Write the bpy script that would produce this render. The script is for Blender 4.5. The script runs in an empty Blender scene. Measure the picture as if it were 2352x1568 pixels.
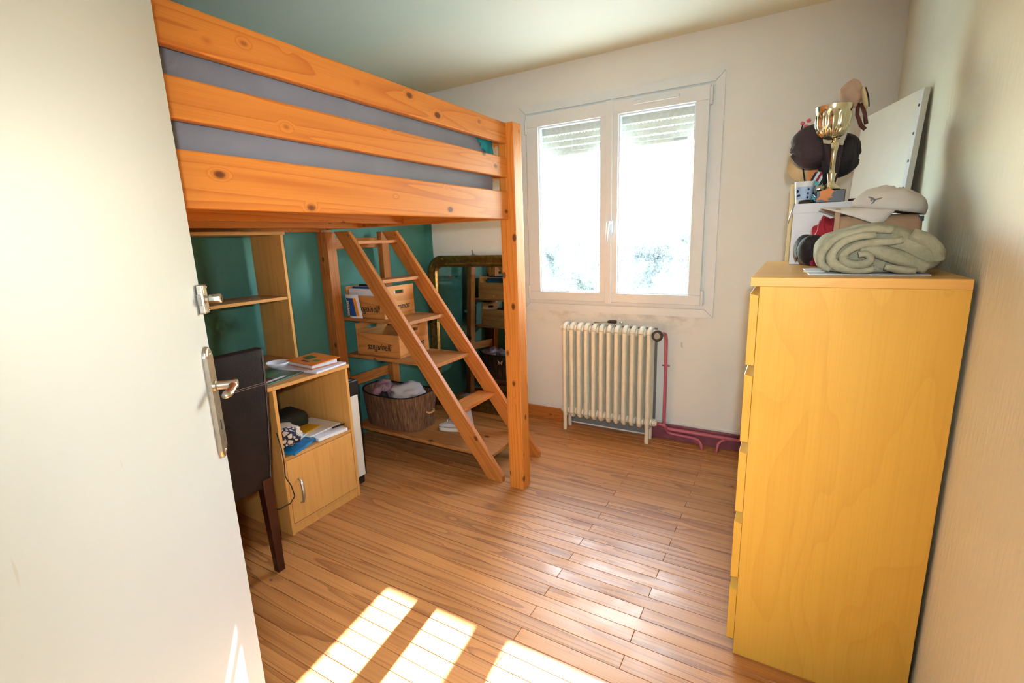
import bpy, bmesh, math, random
from mathutils import Vector, Matrix, Euler, noise as mnoise

random.seed(7)
SC = bpy.context.scene
C = SC.collection

# ------------------------------------------------------------------ camera
YAW, PIT, ROL, CZ, FPX = 0.5308, 0.2098, -0.0337, 1.3559, 1103.78
fwd = Vector((-math.sin(YAW) * math.cos(PIT), math.cos(YAW) * math.cos(PIT), -math.sin(PIT)))
rgt = Vector((math.cos(YAW), math.sin(YAW), 0))
up = rgt.cross(fwd)
r2 = rgt * math.cos(ROL) + up * math.sin(ROL)
u2 = -rgt * math.sin(ROL) + up * math.cos(ROL)
cd = bpy.data.cameras.new('camera')
cam = bpy.data.objects.new('camera', cd)
C.objects.link(cam)
cam.matrix_world = Matrix(((r2.x, u2.x, -fwd.x, 0), (r2.y, u2.y, -fwd.y, 0), (r2.z, u2.z, -fwd.z, CZ), (0, 0, 0, 1)))
cd.sensor_fit = 'HORIZONTAL'
cd.sensor_width = 36
cd.lens = 36 * FPX / 2352
cd.clip_start = 0.02
SC.camera = cam

# ------------------------------------------------------------------ light
w = bpy.data.worlds.new('world')
SC.world = w
w.use_nodes = True
nt = w.node_tree
sky = nt.nodes.new('ShaderNodeTexSky')
sky.sky_type = 'NISHITA'
sky.sun_disc = False
sky.sun_elevation = math.radians(26.5)
sky.sun_rotation = math.radians(-7)
sky.air_density = 1.0
sky.dust_density = 1.0
bg = nt.nodes['Background']
wbm = nt.nodes.new('ShaderNodeMix'); wbm.data_type = 'RGBA'; wbm.blend_type = 'MULTIPLY'; wbm.inputs[0].default_value = 1
wbm.inputs[7].default_value = (0.86, 0.97, 1.0, 1)
nt.links.new(sky.outputs[0], wbm.inputs[6]); nt.links.new(wbm.outputs[2], bg.inputs[0])
bg.inputs[1].default_value = 5.0

SUN = Vector((0.245, -1.943, -0.978)).normalized()
sd = bpy.data.lights.new('sun', 'SUN')
sd.energy = 125
sd.angle = math.radians(0.6)
sd.color = (0.80, 0.95, 1.0)
so = bpy.data.objects.new('sun', sd)
C.objects.link(so)
so.rotation_euler = SUN.to_track_quat('-Z', 'Y').to_euler()

# the photographer's flash, on the hot shoe just above and behind the lens
fl = bpy.data.lights.new('camera_flash', 'SPOT')
fl.energy = 125
fl.spot_size = math.radians(98)
fl.spot_blend = 0.9
fl.shadow_soft_size = 0.025
fl.color = (0.86, 0.96, 1.0)
fo = bpy.data.objects.new('camera_flash', fl)
C.objects.link(fo)
fo.location = (0.033, -0.066, 1.466)
fo.rotation_euler = fwd.to_track_quat('-Z', 'Y').to_euler()

vs = SC.view_settings
vs.view_transform = 'Standard'
vs.look = 'None'
vs.gamma = 1
vs.use_curve_mapping = False
vs.exposure = -0.24
SC.cycles.use_denoising = True
SC.cycles.max_bounces = 5
SC.cycles.diffuse_bounces = 3
SC.cycles.glossy_bounces = 3
SC.cycles.use_adaptive_sampling = True
SC.cycles.adaptive_threshold = 0.1
SC.cycles.adaptive_min_samples = 20
SC.cycles.caustics_reflective = False
SC.cycles.caustics_refractive = False
SC.cycles.sample_clamp_indirect = 8

# ------------------------------------------------------------------ materials
class N:
    def __init__(s, name):
        s.m = bpy.data.materials.new(name)
        s.m.use_nodes = True
        s.t = s.m.node_tree
        s.b = s.t.nodes['Principled BSDF']
        s.out = s.t.nodes['Material Output']
    def n(s, typ, **k):
        x = s.t.nodes.new('ShaderNode' + typ)
        for a, b in k.items():
            if a.startswith('i_'):
                x.inputs[a[2:].replace('_', ' ')].default_value = b
            elif a.startswith('j'):
                x.inputs[int(a[1:])].default_value = b
            else:
                setattr(x, a, b)
        return x
    def l(s, a, b):
        s.t.links.new(a, b)
    def math(s, op, a, b=None, clamp=False):
        x = s.n('Math', operation=op, use_clamp=clamp)
        for i, v in enumerate((a, b)):
            if v is None: continue
            if isinstance(v, (int, float)): x.inputs[i].default_value = v
            else: s.l(v, x.inputs[i])
        return x.outputs[0]
    def mix(s, f, a, b):
        x = s.n('Mix', data_type='RGBA')
        for i, v in ((0, f), (6, a), (7, b)):
            if isinstance(v, (int, float)): x.inputs[i].default_value = v
            elif isinstance(v, tuple): x.inputs[i].default_value = (*v[:3], 1)
            else: s.l(v, x.inputs[i])
        return x.outputs[2]
    def rng(s, v, a, b, c, d, smooth=False):
        x = s.n('MapRange')
        if smooth: x.interpolation_type = 'SMOOTHSTEP'
        x.inputs[1].default_value = a; x.inputs[2].default_value = b
        x.inputs[3].default_value = c; x.inputs[4].default_value = d
        s.l(v, x.inputs[0])
        return x.outputs[0]
    def coord(s, scale=(1, 1, 1), rand=False):
        tc = s.n('TexCoord')
        o = tc.outputs['Object']
        if rand:
            oi = s.n('ObjectInfo')
            r = s.math('MULTIPLY', oi.outputs['Random'], 61.0)
            cx = s.n('CombineXYZ')
            for i in range(3): s.l(r, cx.inputs[i])
            va = s.n('VectorMath', operation='ADD')
            s.l(o, va.inputs[0]); s.l(cx.outputs[0], va.inputs[1])
            o = va.outputs[0]
        if scale != (1, 1, 1):
            vm = s.n('VectorMath', operation='MULTIPLY')
            s.l(o, vm.inputs[0]); vm.inputs[1].default_value = scale
            o = vm.outputs[0]
        return o
    def noise(s, co, scale, detail=3, rough=.5, dist=0):
        x = s.n('TexNoise')
        s.l(co, x.inputs['Vector'])
        x.inputs['Scale'].default_value = scale
        x.inputs['Detail'].default_value = detail
        x.inputs['Roughness'].default_value = rough
        x.inputs['Distortion'].default_value = dist
        return x.outputs[0]
    def bump(s, h, strength=.2, dist=.01):
        x = s.n('Bump')
        x.inputs['Strength'].default_value = strength
        x.inputs['Distance'].default_value = dist
        s.l(h, x.inputs['Height'])
        s.l(x.outputs[0], s.b.inputs['Normal'])
    def col(s, c):
        if isinstance(c, tuple): s.b.inputs['Base Color'].default_value = (*c[:3], 1)
        else: s.l(c, s.b.inputs['Base Color'])
        return s
    def rough(s, r, metal=0, spec=None):
        if isinstance(r, (int, float)): s.b.inputs['Roughness'].default_value = r
        else: s.l(r, s.b.inputs['Roughness'])
        s.b.inputs['Metallic'].default_value = metal
        if spec is not None: s.b.inputs['Specular IOR Level'].default_value = spec
        return s

def plain(name, c, r=.5, metal=0, var=.06, scale=18, bump=0, bscale=120, spec=None):
    m = N(name)
    co = m.coord()
    nz = m.noise(co, scale, 3)
    f = m.rng(nz, .3, .7, 0, 1)
    m.col(m.mix(f, tuple(x * (1 - var) for x in c), tuple(min(1, x * (1 + var)) for x in c)))
    m.rough(r, metal, spec)
    if bump:
        m.bump(m.noise(co, bscale, 4), bump, .004)
    return m.m

def wood(name, light, dark, axis='Y', rings=21, scale=5.5, knots=True, rough=.48, rand=False, strength=.62, bendk=.13, stretch=.06,
         kscale=10.0, krad=(.075, .15), knot_col=(.10, .022, .006), tone=.0, fibre=.25, bump=.08, worn=0, spec=.28):
    m = N(name)
    st = {'X': (stretch, 1, 1), 'Y': (1, stretch, 1), 'Z': (1, 1, stretch)}[axis]
    co = m.coord(st, rand)
    co0 = m.coord((1, 1, 1), rand)
    v = m.noise(co, scale, 2, .45, .25)
    if knots:
        vo = m.n('TexVoronoi')
        ks = {'X': (.62, 1, 1), 'Y': (1, .62, 1), 'Z': (1, 1, .62)}[axis]
        cok = m.coord(ks, rand)
        m.l(cok, vo.inputs['Vector']); vo.inputs['Scale'].default_value = kscale
        d = vo.outputs['Distance']
        bend = m.rng(d, .03, .24, bendk, 0, True)
        v = m.math('ADD', v, bend)
    r = m.math('MULTIPLY', v, float(rings))
    fr = m.math('FRACT', r)
    line = m.rng(fr, .30, .97, 0, 1)
    line = m.math('POWER', line, 2.2)
    cut = m.rng(fr, .97, 1.0, 1, 0)
    line = m.math('MULTIPLY', line, cut)
    line = m.math('MULTIPLY', line, strength)
    c = m.mix(line, light, dark)
    fs = {'X': (.012, 1, 1), 'Y': (1, .012, 1), 'Z': (1, 1, .012)}[axis]
    fi = m.noise(m.coord(fs, rand), 260, 2)
    c = m.mix(m.math('MULTIPLY', m.rng(fi, .45, .75, 0, 1), fibre), c, dark)
    if tone:
        oi = m.n('ObjectInfo')
        tn = m.rng(oi.outputs['Random'], 0, 1, 1 - tone, 1 + tone * .6)
        hs = m.n('HueSaturation'); hs.inputs['Hue'].default_value = .5
        m.l(tn, hs.inputs['Value']); m.l(c, hs.inputs['Color']); c = hs.outputs[0]
    if knots:
        k = m.rng(d, krad[0], krad[1], 1, 0, True)
        c = m.mix(m.math('MULTIPLY', k, .92), c, knot_col)
    m.col(c)
    m.rough(rough, 0, spec)
    if worn:
        wn_ = m.noise(m.coord((.55, 1, 1), rand), 9, 4, .6)
        m.rough(m.rng(wn_, .3, .7, rough - .08, rough + .16))
        m.b.inputs['Specular IOR Level'].default_value = worn
    m.bump(fi, bump, .002)
    return m.m

def paint(name, c, r=.6, bump=.15, bscale=(60, 60, 60), var=.03, bd=.004, stains=None):
    m = N(name)
    co = m.coord()
    f = m.rng(m.noise(co, 2.2, 4), .3, .7, 0, 1)
    cc = m.mix(f, tuple(x * (1 - var) for x in c), tuple(min(1, x * (1 + var)) for x in c))
    if stains:
        cc = stains(m, cc)
    m.col(cc); m.rough(r)
    m.bump(m.noise(m.coord(bscale), 1, 4, .6), bump, bd)
    return m.m

M = {}
PL, PD = (.62, .205, .032), (.41, .086, .010)
for ax in 'XYZ':
    M['pine' + ax] = wood('pine_' + ax, PL, PD, ax)
SL, SD = (.48, .165, .036), (.29, .066, .013)
for ax in 'XYZ':
    M['stair' + ax] = wood('stair_pine_' + ax, SL, SD, ax, kscale=10.5, rough=.48)
M['shelfX'] = wood('shelf_pine', (.42, .17, .05), (.25, .07, .018), 'X', knots=True, rough=.5)
M['floor'] = wood('floor_pine', (.56, .24, .075), (.20, .050, .011), 'X', rings=11, scale=7.0, rand=True, strength=.66, stretch=.05, bendk=.05,
                  kscale=5.0, krad=(.02, .05), rough=.39, tone=.13, fibre=.38, knot_col=(.10, .03, .010), bump=.05, worn=.7)
M['crateX'] = wood('crate_ply_X', (.55, .22, .06), (.34, .10, .022), 'X', rings=10, knots=True, kscale=9, rough=.55)
M['crateY'] = wood('crate_ply_Y', (.60, .25, .07), (.38, .12, .026), 'Y', rings=10, knots=True, kscale=9, rough=.55)
M['beech'] = wood('beech_laminate', (.66, .335, .095), (.50, .22, .055), 'Z', rings=7, scale=9, knots=False, rough=.4, strength=.35, stretch=.05, fibre=.35, bump=.02)
M['beechX'] = wood('beech_laminate_top', (.60, .30, .095), (.45, .20, .05), 'Y', rings=7, scale=9, knots=False, rough=.35, strength=.35, stretch=.05, fibre=.35, bump=.02)
M['birch'] = wood('birch_veneer', (.68, .375, .060), (.58, .27, .034), 'Z', rings=9, scale=4.5, knots=False, rough=.36, strength=.26, stretch=.22, fibre=.25, bump=.02)
M['birchX'] = wood('birch_veneer_edge', (.74, .40, .10), (.62, .28, .055), 'X', rings=4, scale=4.5, knots=False, rough=.34, strength=.35, stretch=.2, fibre=.2, bump=.02)

def mould(m, cc):
    # grey damp marks on the wall under the window and a few specks
    tc = m.n('TexCoord'); sp = m.n('SeparateXYZ'); m.l(tc.outputs['Object'], sp.inputs[0])
    z = sp.outputs['Z']
    band = m.math('MULTIPLY', m.rng(z, .70, .835, 0, 1, True), m.rng(z, .84, .86, 1, 0))
    nz = m.noise(m.coord((1, 1, 1.6)), 9, 5, .65)
    f = m.math('MULTIPLY', band, m.rng(nz, .44, .72, 0, .55))
    sx = sp.outputs['X']
    f = m.math('MULTIPLY', f, m.math('MULTIPLY', m.rng(sx, -1.75, -1.6, 0, 1), m.rng(sx, -.6, -.42, 1, 0)))
    cc = m.mix(f, cc, (.30, .27, .24))
    nz2 = m.noise(m.coord(), 13, 1)
    return m.mix(m.rng(nz2, .775, .80, 0, .5), cc, (.42, .36, .32))

M['wallw'] = paint('cream_wall_paint', (.85, .865, .84), .75, .12, (34, 34, 34), stains=mould)
M['wallr'] = paint('beige_brushed_plaster', (.83, .805, .665), .66, .28, (60, 60, 14), .05, .006)
M['walll'] = paint('teal_wall_paint', (.070, .245, .210), .55, .14, (45, 45, 45), .06)
M['wallb'] = paint('hall_paint', (.66, .64, .61), .7, .1)
M['ceil'] = paint('ceiling_paint', (.80, .77, .59), .7, .05, (30, 30, 30), .015)
def scuffs(m, cc):
    nz = m.noise(m.coord((26, 26, 5)), 1.6, 3, .5)
    f = m.rng(nz, .70, .72, 0, .5)
    return m.mix(f, cc, (.38, .33, .29))
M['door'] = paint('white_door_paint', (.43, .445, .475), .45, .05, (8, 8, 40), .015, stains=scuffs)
M['white'] = plain('white_pvc', (.82, .86, .88), .32, var=.015)
M['white2'] = plain('white_melamine', (.82, .78, .70), .4, var=.015)
M['shut'] = plain('grey_green_shutter', (.74, .75, .66), .5, var=.10, scale=40)
M['matt'] = plain('grey_mattress_cloth', (.225, .215, .25), .9, var=.06, scale=6, bump=.25, bscale=300)
M['tealcloth'] = plain('teal_cloth', (.01, .24, .27), .8, var=.2, bump=.2)
M['leather'] = plain('dark_brown_leather', (.011, .006, .005), .55, var=.2, bump=.25, bscale=220, spec=.22)
M['stitch'] = plain('stitching', (.20, .13, .10), .8)
M['darkwood'] = plain('dark_stained_leg', (.035, .008, .004), .3, var=.3)
M['chrome'] = plain('chrome', (.62, .62, .58), .12, 1, var=.05)
M['nickel'] = plain('brushed_nickel', (.55, .50, .42), .28, 1, var=.12, scale=60)
M['silver'] = plain('satin_aluminium', (.62, .62, .63), .35, 1)
M['gold'] = plain('pale_gold_metal', (.84, .76, .54), .14, 1, var=.04)
M['cream'] = plain('cream_radiator_enamel', (.86, .81, .66), .35, var=.05, scale=30)
M['pink'] = plain('pink_pipe_paint', (.48, .115, .17), .4, var=.10, scale=25)
M['purple'] = plain('purple_skirting_paint', (.24, .066, .095), .45, var=.18, scale=20)
M['black'] = plain('black_plastic', (.012, .011, .012), .4)
M['dark'] = plain('dark_gap', (.02, .012, .008), .9)
M['paper'] = plain('white_paper', (.72, .71, .76), .7, var=.03)
M['card'] = plain('white_card', (.80, .80, .82), .55, var=.02)
M['capwhite'] = plain('white_cotton', (.80, .72, .64), .85, var=.04, bump=.2, bscale=260)
M['tan'] = plain('tan_cloth', (.48, .29, .17), .8, var=.08, bump=.2, bscale=200)
M['blanket'] = plain('grey_green_fleece', (.375, .345, .235), .95, var=.16, scale=30, bump=.5, bscale=160)
M['red'] = plain('red_cloth', (.42, .018, .03), .8, var=.2, bump=.2)
M['magenta'] = plain('crimson_cloth', (.33, .012, .07), .8, var=.2)
M['capblack'] = plain('black_cotton', (.014, .009, .010), .8, var=.2, bump=.2)
M['capbrown'] = plain('dark_aubergine_cotton', (.045, .026, .030), .8, var=.2, bump=.25)
M['pinkhat'] = plain('pale_pink_felt', (.62, .40, .28), .9, var=.08)
M['brown'] = plain('brown_strap', (.10, .022, .016), .6, var=.2)
M['orange'] = plain('orange_print', (.75, .22, .015), .5)
M['orange2'] = plain('orange_book_cover', (.72, .17, .008), .35, var=.04)
M['green'] = plain('green_print', (.06, .18, .05), .4, var=.2)
M['greenbook'] = plain('dark_green_cover', (.035, .10, .05), .3, var=.3, scale=30)
M['yellow'] = plain('yellow_print', (.68, .35, .01), .4)
M['lime'] = plain('lime_card', (.40, .45, .03), .5)
M['aqua'] = plain('aqua_card', (.05, .42, .42), .5)
M['blue'] = plain('blue_folder_plastic', (.01, .16, .36), .18, var=.15, scale=30)
M['bluep'] = plain('blue_print', (.012, .065, .25), .5)
M['mugblue'] = plain('pale_blue_print', (.42, .56, .78), .5, var=.1, scale=60)
M['navy'] = plain('navy_print', (.010, .010, .035), .7)
M['canvas'] = plain('cream_canvas', (.56, .44, .33), .85, var=.06, bump=.2, bscale=200)
M['dgreen'] = plain('black_green_nylon', (.014, .022, .016), .6, var=.3, bump=.2)
M['ink'] = plain('black_ink', (.012, .010, .010), .7)
M['pinkblob'] = plain('pink_petal', (.75, .14, .22), .7)
M['yellowbd'] = plain('pale_yellow_board', (.74, .56, .28), .6)
M['straw'] = plain('straw', (.72, .56, .30), .8)
M['plasticbag'] = plain('clear_pink_bag', (.33, .17, .19), .12, var=.3, scale=40)
M['shirt'] = plain('off_white_cotton', (.52, .47, .46), .85, var=.06, bump=.2)
M['canvasshoe'] = plain('grey_white_canvas', (.55, .53, .55), .85, var=.1, bump=.2, bscale=260)
M['rubber'] = plain('off_white_rubber', (.70, .66, .58), .5)
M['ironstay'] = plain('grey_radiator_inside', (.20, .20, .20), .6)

def basket_mat():
    m = N('woven_bamboo')
    co = m.coord((1, 1, .02))
    nz = m.noise(co, 170, 2)
    n2 = m.noise(m.coord((1, 1, .05)), 30, 2)
    c = m.mix(m.rng(nz, .35, .65, 0, 1), (.055, .022, .010), (.27, .125, .055))
    c = m.mix(m.rng(n2, .35, .7, 0, .5), c, (.11, .045, .02))
    m.col(c); m.rough(.7); m.bump(nz, .5, .004)
    return m.m
M['basket'] = basket_mat()

def gilt():
    m = N('aged_gilt')
    co = m.coord()
    f = m.rng(m.noise(co, 40, 4), .35, .7, 0, 1)
    m.col(m.mix(f, (.36, .215, .055), (.20, .105, .028)))
    m.rough(.3, .85)
    return m.m
M['gilt'] = gilt()
M['mirror'] = plain('mirror_silver', (.60, .61, .58), .015, 1, var=.05)

def glass():
    m = N('dusty_window_glass')
    t = m.t
    tr = m.n('BsdfTransparent'); tr.inputs[0].default_value = (.97, .98, .97, 1)
    ds = m.n('BsdfTranslucent'); ds.inputs[0].default_value = (.85, .92, .95, 1)
    gl = m.n('BsdfGlossy'); gl.inputs['Roughness'].default_value = .02
    a = m.rng(m.noise(m.coord(), 130, 3, .7), .50, .72, 0, .035)
    b = m.rng(m.noise(m.coord(), 5, 4, .6), .3, .75, .0, .03)
    f = m.math('ADD', a, b)
    mx = m.n('MixShader'); m.l(f, mx.inputs[0]); m.l(tr.outputs[0], mx.inputs[1]); m.l(ds.outputs[0], mx.inputs[2])
    lw = m.n('LayerWeight'); lw.inputs[0].default_value = .5
    fr = m.rng(m.math('POWER', lw.outputs['Facing'], 4.0), 0, 1, .03, .45)
    mg = m.n('MixShader'); m.l(fr, mg.inputs[0]); m.l(mx.outputs[0], mg.inputs[1]); m.l(gl.outputs[0], mg.inputs[2])
    m.l(mg.outputs[0], m.out.inputs[0])
    return m.m
M['glass'] = glass()

def leafmat(name, c):
    m = N(name)
    m.col(m.mix(m.rng(m.noise(m.coord(), 3, 2), .3, .7, 0, 1), tuple(x * .6 for x in c), c)); m.rough(.6)
    m.b.inputs['Subsurface Weight'].default_value = 0
    tl = m.n('BsdfTranslucent'); tl.inputs[0].default_value = (c[0] * 1.3, c[1] * 1.3, c[2], 1)
    mx = m.n('MixShader'); mx.inputs[0].default_value = .4
    m.l(m.b.outputs[0], mx.inputs[1]); m.l(tl.outputs[0], mx.inputs[2]); m.l(mx.outputs[0], m.out.inputs[0])
    return m.m
M['leafa'] = leafmat('leaf_dark', (.016, .030, .024))
M['leafb'] = leafmat('leaf_yellow', (.06, .065, .02))
M['bark'] = plain('bark', (.09, .06, .04), .9)
M['concrete'] = plain('pale_concrete', (.70, .69, .67), .8, var=.06, scale=3)
M['grass'] = plain('garden_grass', (.16, .22, .08), .9, var=.3, scale=4)

# ------------------------------------------------------------------ mesh helpers
def wloc(p):
    v = Vector((0, 0, 0))
    while p:
        v += p.location
        p = p.parent
    return v

def obj(name, bm, mat, parent=None, local=False, smooth=False, loc=None, rot=None, sub=0, angle=None):
    if parent is not None and not local:
        bmesh.ops.translate(bm, vec=-wloc(parent), verts=bm.verts)
    bmesh.ops.recalc_face_normals(bm, faces=bm.faces)
    me = bpy.data.meshes.new(name)
    bm.to_mesh(me); bm.free()
    if smooth:
        for p in me.polygons: p.use_smooth = True
        if angle: me.set_sharp_from_angle(angle=math.radians(angle))
    o = bpy.data.objects.new(name, me)
    C.objects.link(o)
    if isinstance(mat, str): mat = M[mat]
    me.materials.append(mat)
    if parent is not None: o.parent = parent
    if loc is not None: o.location = loc
    if rot is not None: o.rotation_euler = rot
    if sub:
        md = o.modifiers.new('sub', 'SUBSURF'); md.levels = sub; md.render_levels = sub
    return o

def tag(o, label, cat, group=None):
    o['label'] = label; o['category'] = cat
    if group: o['group'] = group
    return o

def thing(name, label, cat, loc=(0, 0, 0), rz=0, group=None):
    o = bpy.data.objects.new(name, None)
    o.empty_display_size = .05
    C.objects.link(o)
    o.location = loc; o.rotation_euler = (0, 0, rz)
    return tag(o, label, cat, group)

def struct(o):
    o['kind'] = 'structure'
    return o

def B():
    return bmesh.new()

def box(bm, x0, x1, y0, y1, z0, z1, bev=0, seg=2):
    vs_ = [bm.verts.new((x, y, z)) for z in (z0, z1) for y in (y0, y1) for x in (x0, x1)]
    fs = [(0, 1, 3, 2), (4, 6, 7, 5), (0, 4, 5, 1), (2, 3, 7, 6), (0, 2, 6, 4), (1, 5, 7, 3)]
    F = [bm.faces.new([vs_[i] for i in f]) for f in fs]
    if bev:
        es = list({e for f in F for e in f.edges})
        bmesh.ops.bevel(bm, geom=es, offset=bev, segments=seg, profile=.5, affect='EDGES')
    return bm

def bx(x0, x1, y0, y1, z0, z1, bev=0, seg=2):
    return box(B(), x0, x1, y0, y1, z0, z1, bev, seg)

def xform(bm, verts, mat):
    bmesh.ops.transform(bm, matrix=mat, verts=verts)

def obox(bm, cen, size, rot, bev=0):
    """box centred at cen with euler rot"""
    b2 = bx(-size[0] / 2, size[0] / 2, -size[1] / 2, size[1] / 2, -size[2] / 2, size[2] / 2, bev)
    bmesh.ops.transform(b2, matrix=Matrix.Translation(cen) @ Euler(rot).to_matrix().to_4x4(), verts=b2.verts)
    merge(bm, b2)
    return bm

def merge(bm, b2):
    me = bpy.data.meshes.new('tmp')
    b2.to_mesh(me); b2.free()
    bm.from_mesh(me)
    bpy.data.meshes.remove(me)

def tube(bm, pts, r, n=10, cap=True, flat=None):
    """tube along pts; r number or list; flat=(scale) squash on 2nd axis"""
    pts = [Vector(p) for p in pts]
    rs = r if isinstance(r, (list, tuple)) else [r] * len(pts)
    rings = []
    t0 = (pts[1] - pts[0]).normalized()
    ref = Vector((0, 0, 1)) if abs(t0.z) < .9 else Vector((1, 0, 0))
    nrm = t0.cross(ref).normalized()
    for i, p in enumerate(pts):
        if i == 0: t = pts[1] - pts[0]
        elif i == len(pts) - 1: t = pts[-1] - pts[-2]
        else: t = (pts[i + 1] - pts[i]).normalized() + (pts[i] - pts[i - 1]).normalized()
        t.normalize()
        nrm = (nrm - t * nrm.dot(t)).normalized()
        bn = t.cross(nrm)
        ring = []
        for k in range(n):
            a = 2 * math.pi * k / n
            ring.append(bm.verts.new(p + (nrm * math.cos(a) + bn * math.sin(a) * (flat or 1)) * rs[i]))
        rings.append(ring)
    for a, b in zip(rings, rings[1:]):
        for k in range(n):
            bm.faces.new((a[k], a[(k + 1) % n], b[(k + 1) % n], b[k]))
    if cap:
        bm.faces.new(rings[0][::-1]); bm.faces.new(rings[-1])
    return bm

def lathe(bm, prof, cen=(0, 0, 0), n=24, axis='Z', rmod=None, cap=True):
    rings = []
    for (r, z) in prof:
        ring = []
        for k in range(n):
            a = 2 * math.pi * k / n
            rr = r * (rmod(a, z) if rmod else 1)
            x, y = rr * math.cos(a), rr * math.sin(a)
            p = {'Z': (x, y, z), 'X': (z, x, y), 'Y': (x, z, y)}[axis]
            ring.append(bm.verts.new(Vector(p) + Vector(cen)))
        rings.append(ring)
    for a, b in zip(rings, rings[1:]):
        for k in range(n):
            bm.faces.new((a[k], a[(k + 1) % n], b[(k + 1) % n], b[k]))
    if cap:
        if prof[0][0] > 1e-5: bm.faces.new(rings[0][::-1])
        if prof[-1][0] > 1e-5: bm.faces.new(rings[-1])
    return bm

def prism(bm, poly, axis, a, b):
    """extrude 2D poly along axis from a to b. poly coords: X->(y,z) Y->(x,z) Z->(x,y)"""
    def mk(p, t):
        return {'X': (t, p[0], p[1]), 'Y': (p[0], t, p[1]), 'Z': (p[0], p[1], t)}[axis]
    A = [bm.verts.new(mk(p, a)) for p in poly]
    Bv = [bm.verts.new(mk(p, b)) for p in poly]
    n = len(poly)
    bm.faces.new(A[::-1]); bm.faces.new(Bv)
    for i in range(n):
        bm.faces.new((A[i], A[(i + 1) % n], Bv[(i + 1) % n], Bv[i]))
    return bm

def sheet(bm, fn, nu, nv, thick=0, closed_u=False):
    """grid surface fn(u,v)->Vector; optional thickness along normal"""
    P = [[Vector(fn(i / nu, j / nv)) for j in range(nv + 1)] for i in range(nu + (0 if closed_u else 1))]
    V = [[bm.verts.new(p) for p in row] for row in P]
    nU = len(V)
    fs = []
    for i in range(nu):
        for j in range(nv):
            i2 = (i + 1) % nU
            fs.append(bm.faces.new((V[i][j], V[i2][j], V[i2][j + 1], V[i][j + 1])))
    if thick:
        bmesh.ops.recalc_face_normals(bm, faces=fs)
        bmesh.ops.solidify(bm, geom=fs, thickness=thick)
    return bm

def rbox(x0, x1, y0, y1, z0, z1, r, seg=4):
    return bx(x0, x1, y0, y1, z0, z1, r, seg)

def wobble(bm, amp, sc, seed=0):
    for v in bm.verts:
        p = v.co * sc + Vector((seed * 7.1, seed * 3.3, seed))
        v.co += Vector((mnoise.noise(p), mnoise.noise(p + Vector((31, 0, 0))), mnoise.noise(p + Vector((0, 47, 0))))) * amp

def text(name, s, size, mat, parent, mtx, shear=0, bold=0, align='LEFT', width=1):
    cu = bpy.data.curves.new(name, 'FONT')
    cu.body = s; cu.size = size; cu.shear = shear; cu.offset = bold; cu.align_x = align; cu.resolution_u = 3
    cu.extrude = .0004
    t = bpy.data.objects.new('tmp_text', cu)
    C.objects.link(t)
    dg = bpy.context.evaluated_depsgraph_get(); dg.update()
    me = bpy.data.meshes.new_from_object(t.evaluated_get(dg))
    bpy.data.objects.remove(t)
    me.transform(mtx @ Matrix.Diagonal((width, 1, 1, 1)))
    o = bpy.data.objects.new(name, me)
    C.objects.link(o)
    me.materials.clear(); me.materials.append(M[mat])
    me.transform(Matrix.Translation(-wloc(parent)))
    o.parent = parent
    return o

def basis(origin, xdir, ydir):
    x = Vector(xdir).normalized(); y = Vector(ydir).normalized(); z = x.cross(y)
    o = Vector(origin)
    return Matrix(((x.x, y.x, z.x, o.x), (x.y, y.y, z.y, o.y), (x.z, y.z, z.z, o.z), (0, 0, 0, 1)))

# ------------------------------------------------------------------ room shell
XL, XR, YW, H, YB = -2.643, .378, 3.152, 2.464, -.03
WX0, WX1, WZ0, WZ1 = -1.68, -.455, .895, 2.19   # window opening
DX0, DX1, DZ = -.52, .33, 2.05                  # doorway in the wall behind the camera

fl_o = struct(obj('floor', bx(XL, XR, YB - .15, YW, -.12, -.012), 'dark'))
PITCH = .0592
k0 = math.ceil((YB - 1.974) / PITCH) - 1
pm = {}
k = k0
while True:
    y0 = 1.974 + k * PITCH
    if y0 > YW - .01: break
    j = -.741 if k % 2 else -.385
    for (a, b) in ((XL, j), (j, XR)):
        key = (a, b)
        if key not in pm:
            bm = bx(-(b - a) / 2 + .0005, (b - a) / 2 - .0005, .00045, PITCH - .00045, -.022, 0, .0012, 1)
            p = obj('plank', bm, 'floor', fl_o, local=True)
            pm[key] = p.data
        else:
            p = bpy.data.objects.new('plank', pm[key]); C.objects.link(p); p.parent = fl_o
        p.location = ((a + b) / 2, y0, random.uniform(-.0006, .0))
    k += 1

struct(obj('ceiling', bx(XL - .2, XR + .2, YB - .2, YW + .25, H, H + .15), 'ceil'))
struct(obj('wall_left', bx(XL - .2, XL, YB - .2, YW + .25, -.12, H), 'walll'))
struct(obj('wall_right', bx(XR, XR + .2, YB - .2, YW + .25, -.12, H), 'wallr'))
bm = B()
box(bm, XL, WX0, YW, YW + .25, -.12, H); box(bm, WX1, XR, YW, YW + .25, -.12, H)
box(bm, WX0, WX1, YW, YW + .25, -.12, WZ0); box(bm, WX0, WX1, YW, YW + .25, WZ1, H)
ww = struct(obj('wall_window', bm, 'wallw'))
# teal paint carried a hand's breadth round the corner
obj('painted_edge', bx(XL, -2.572, YW - .003, YW + .001, 0, H), 'walll', ww)
bm = B()
box(bm, XL, DX0, YB - .15, YB, -.12, H); box(bm, DX1, XR, YB - .15, YB, -.12, H); box(bm, DX0, DX1, YB - .15, YB, DZ, H)
struct(obj('wall_door', bm, 'wallb'))
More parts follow.
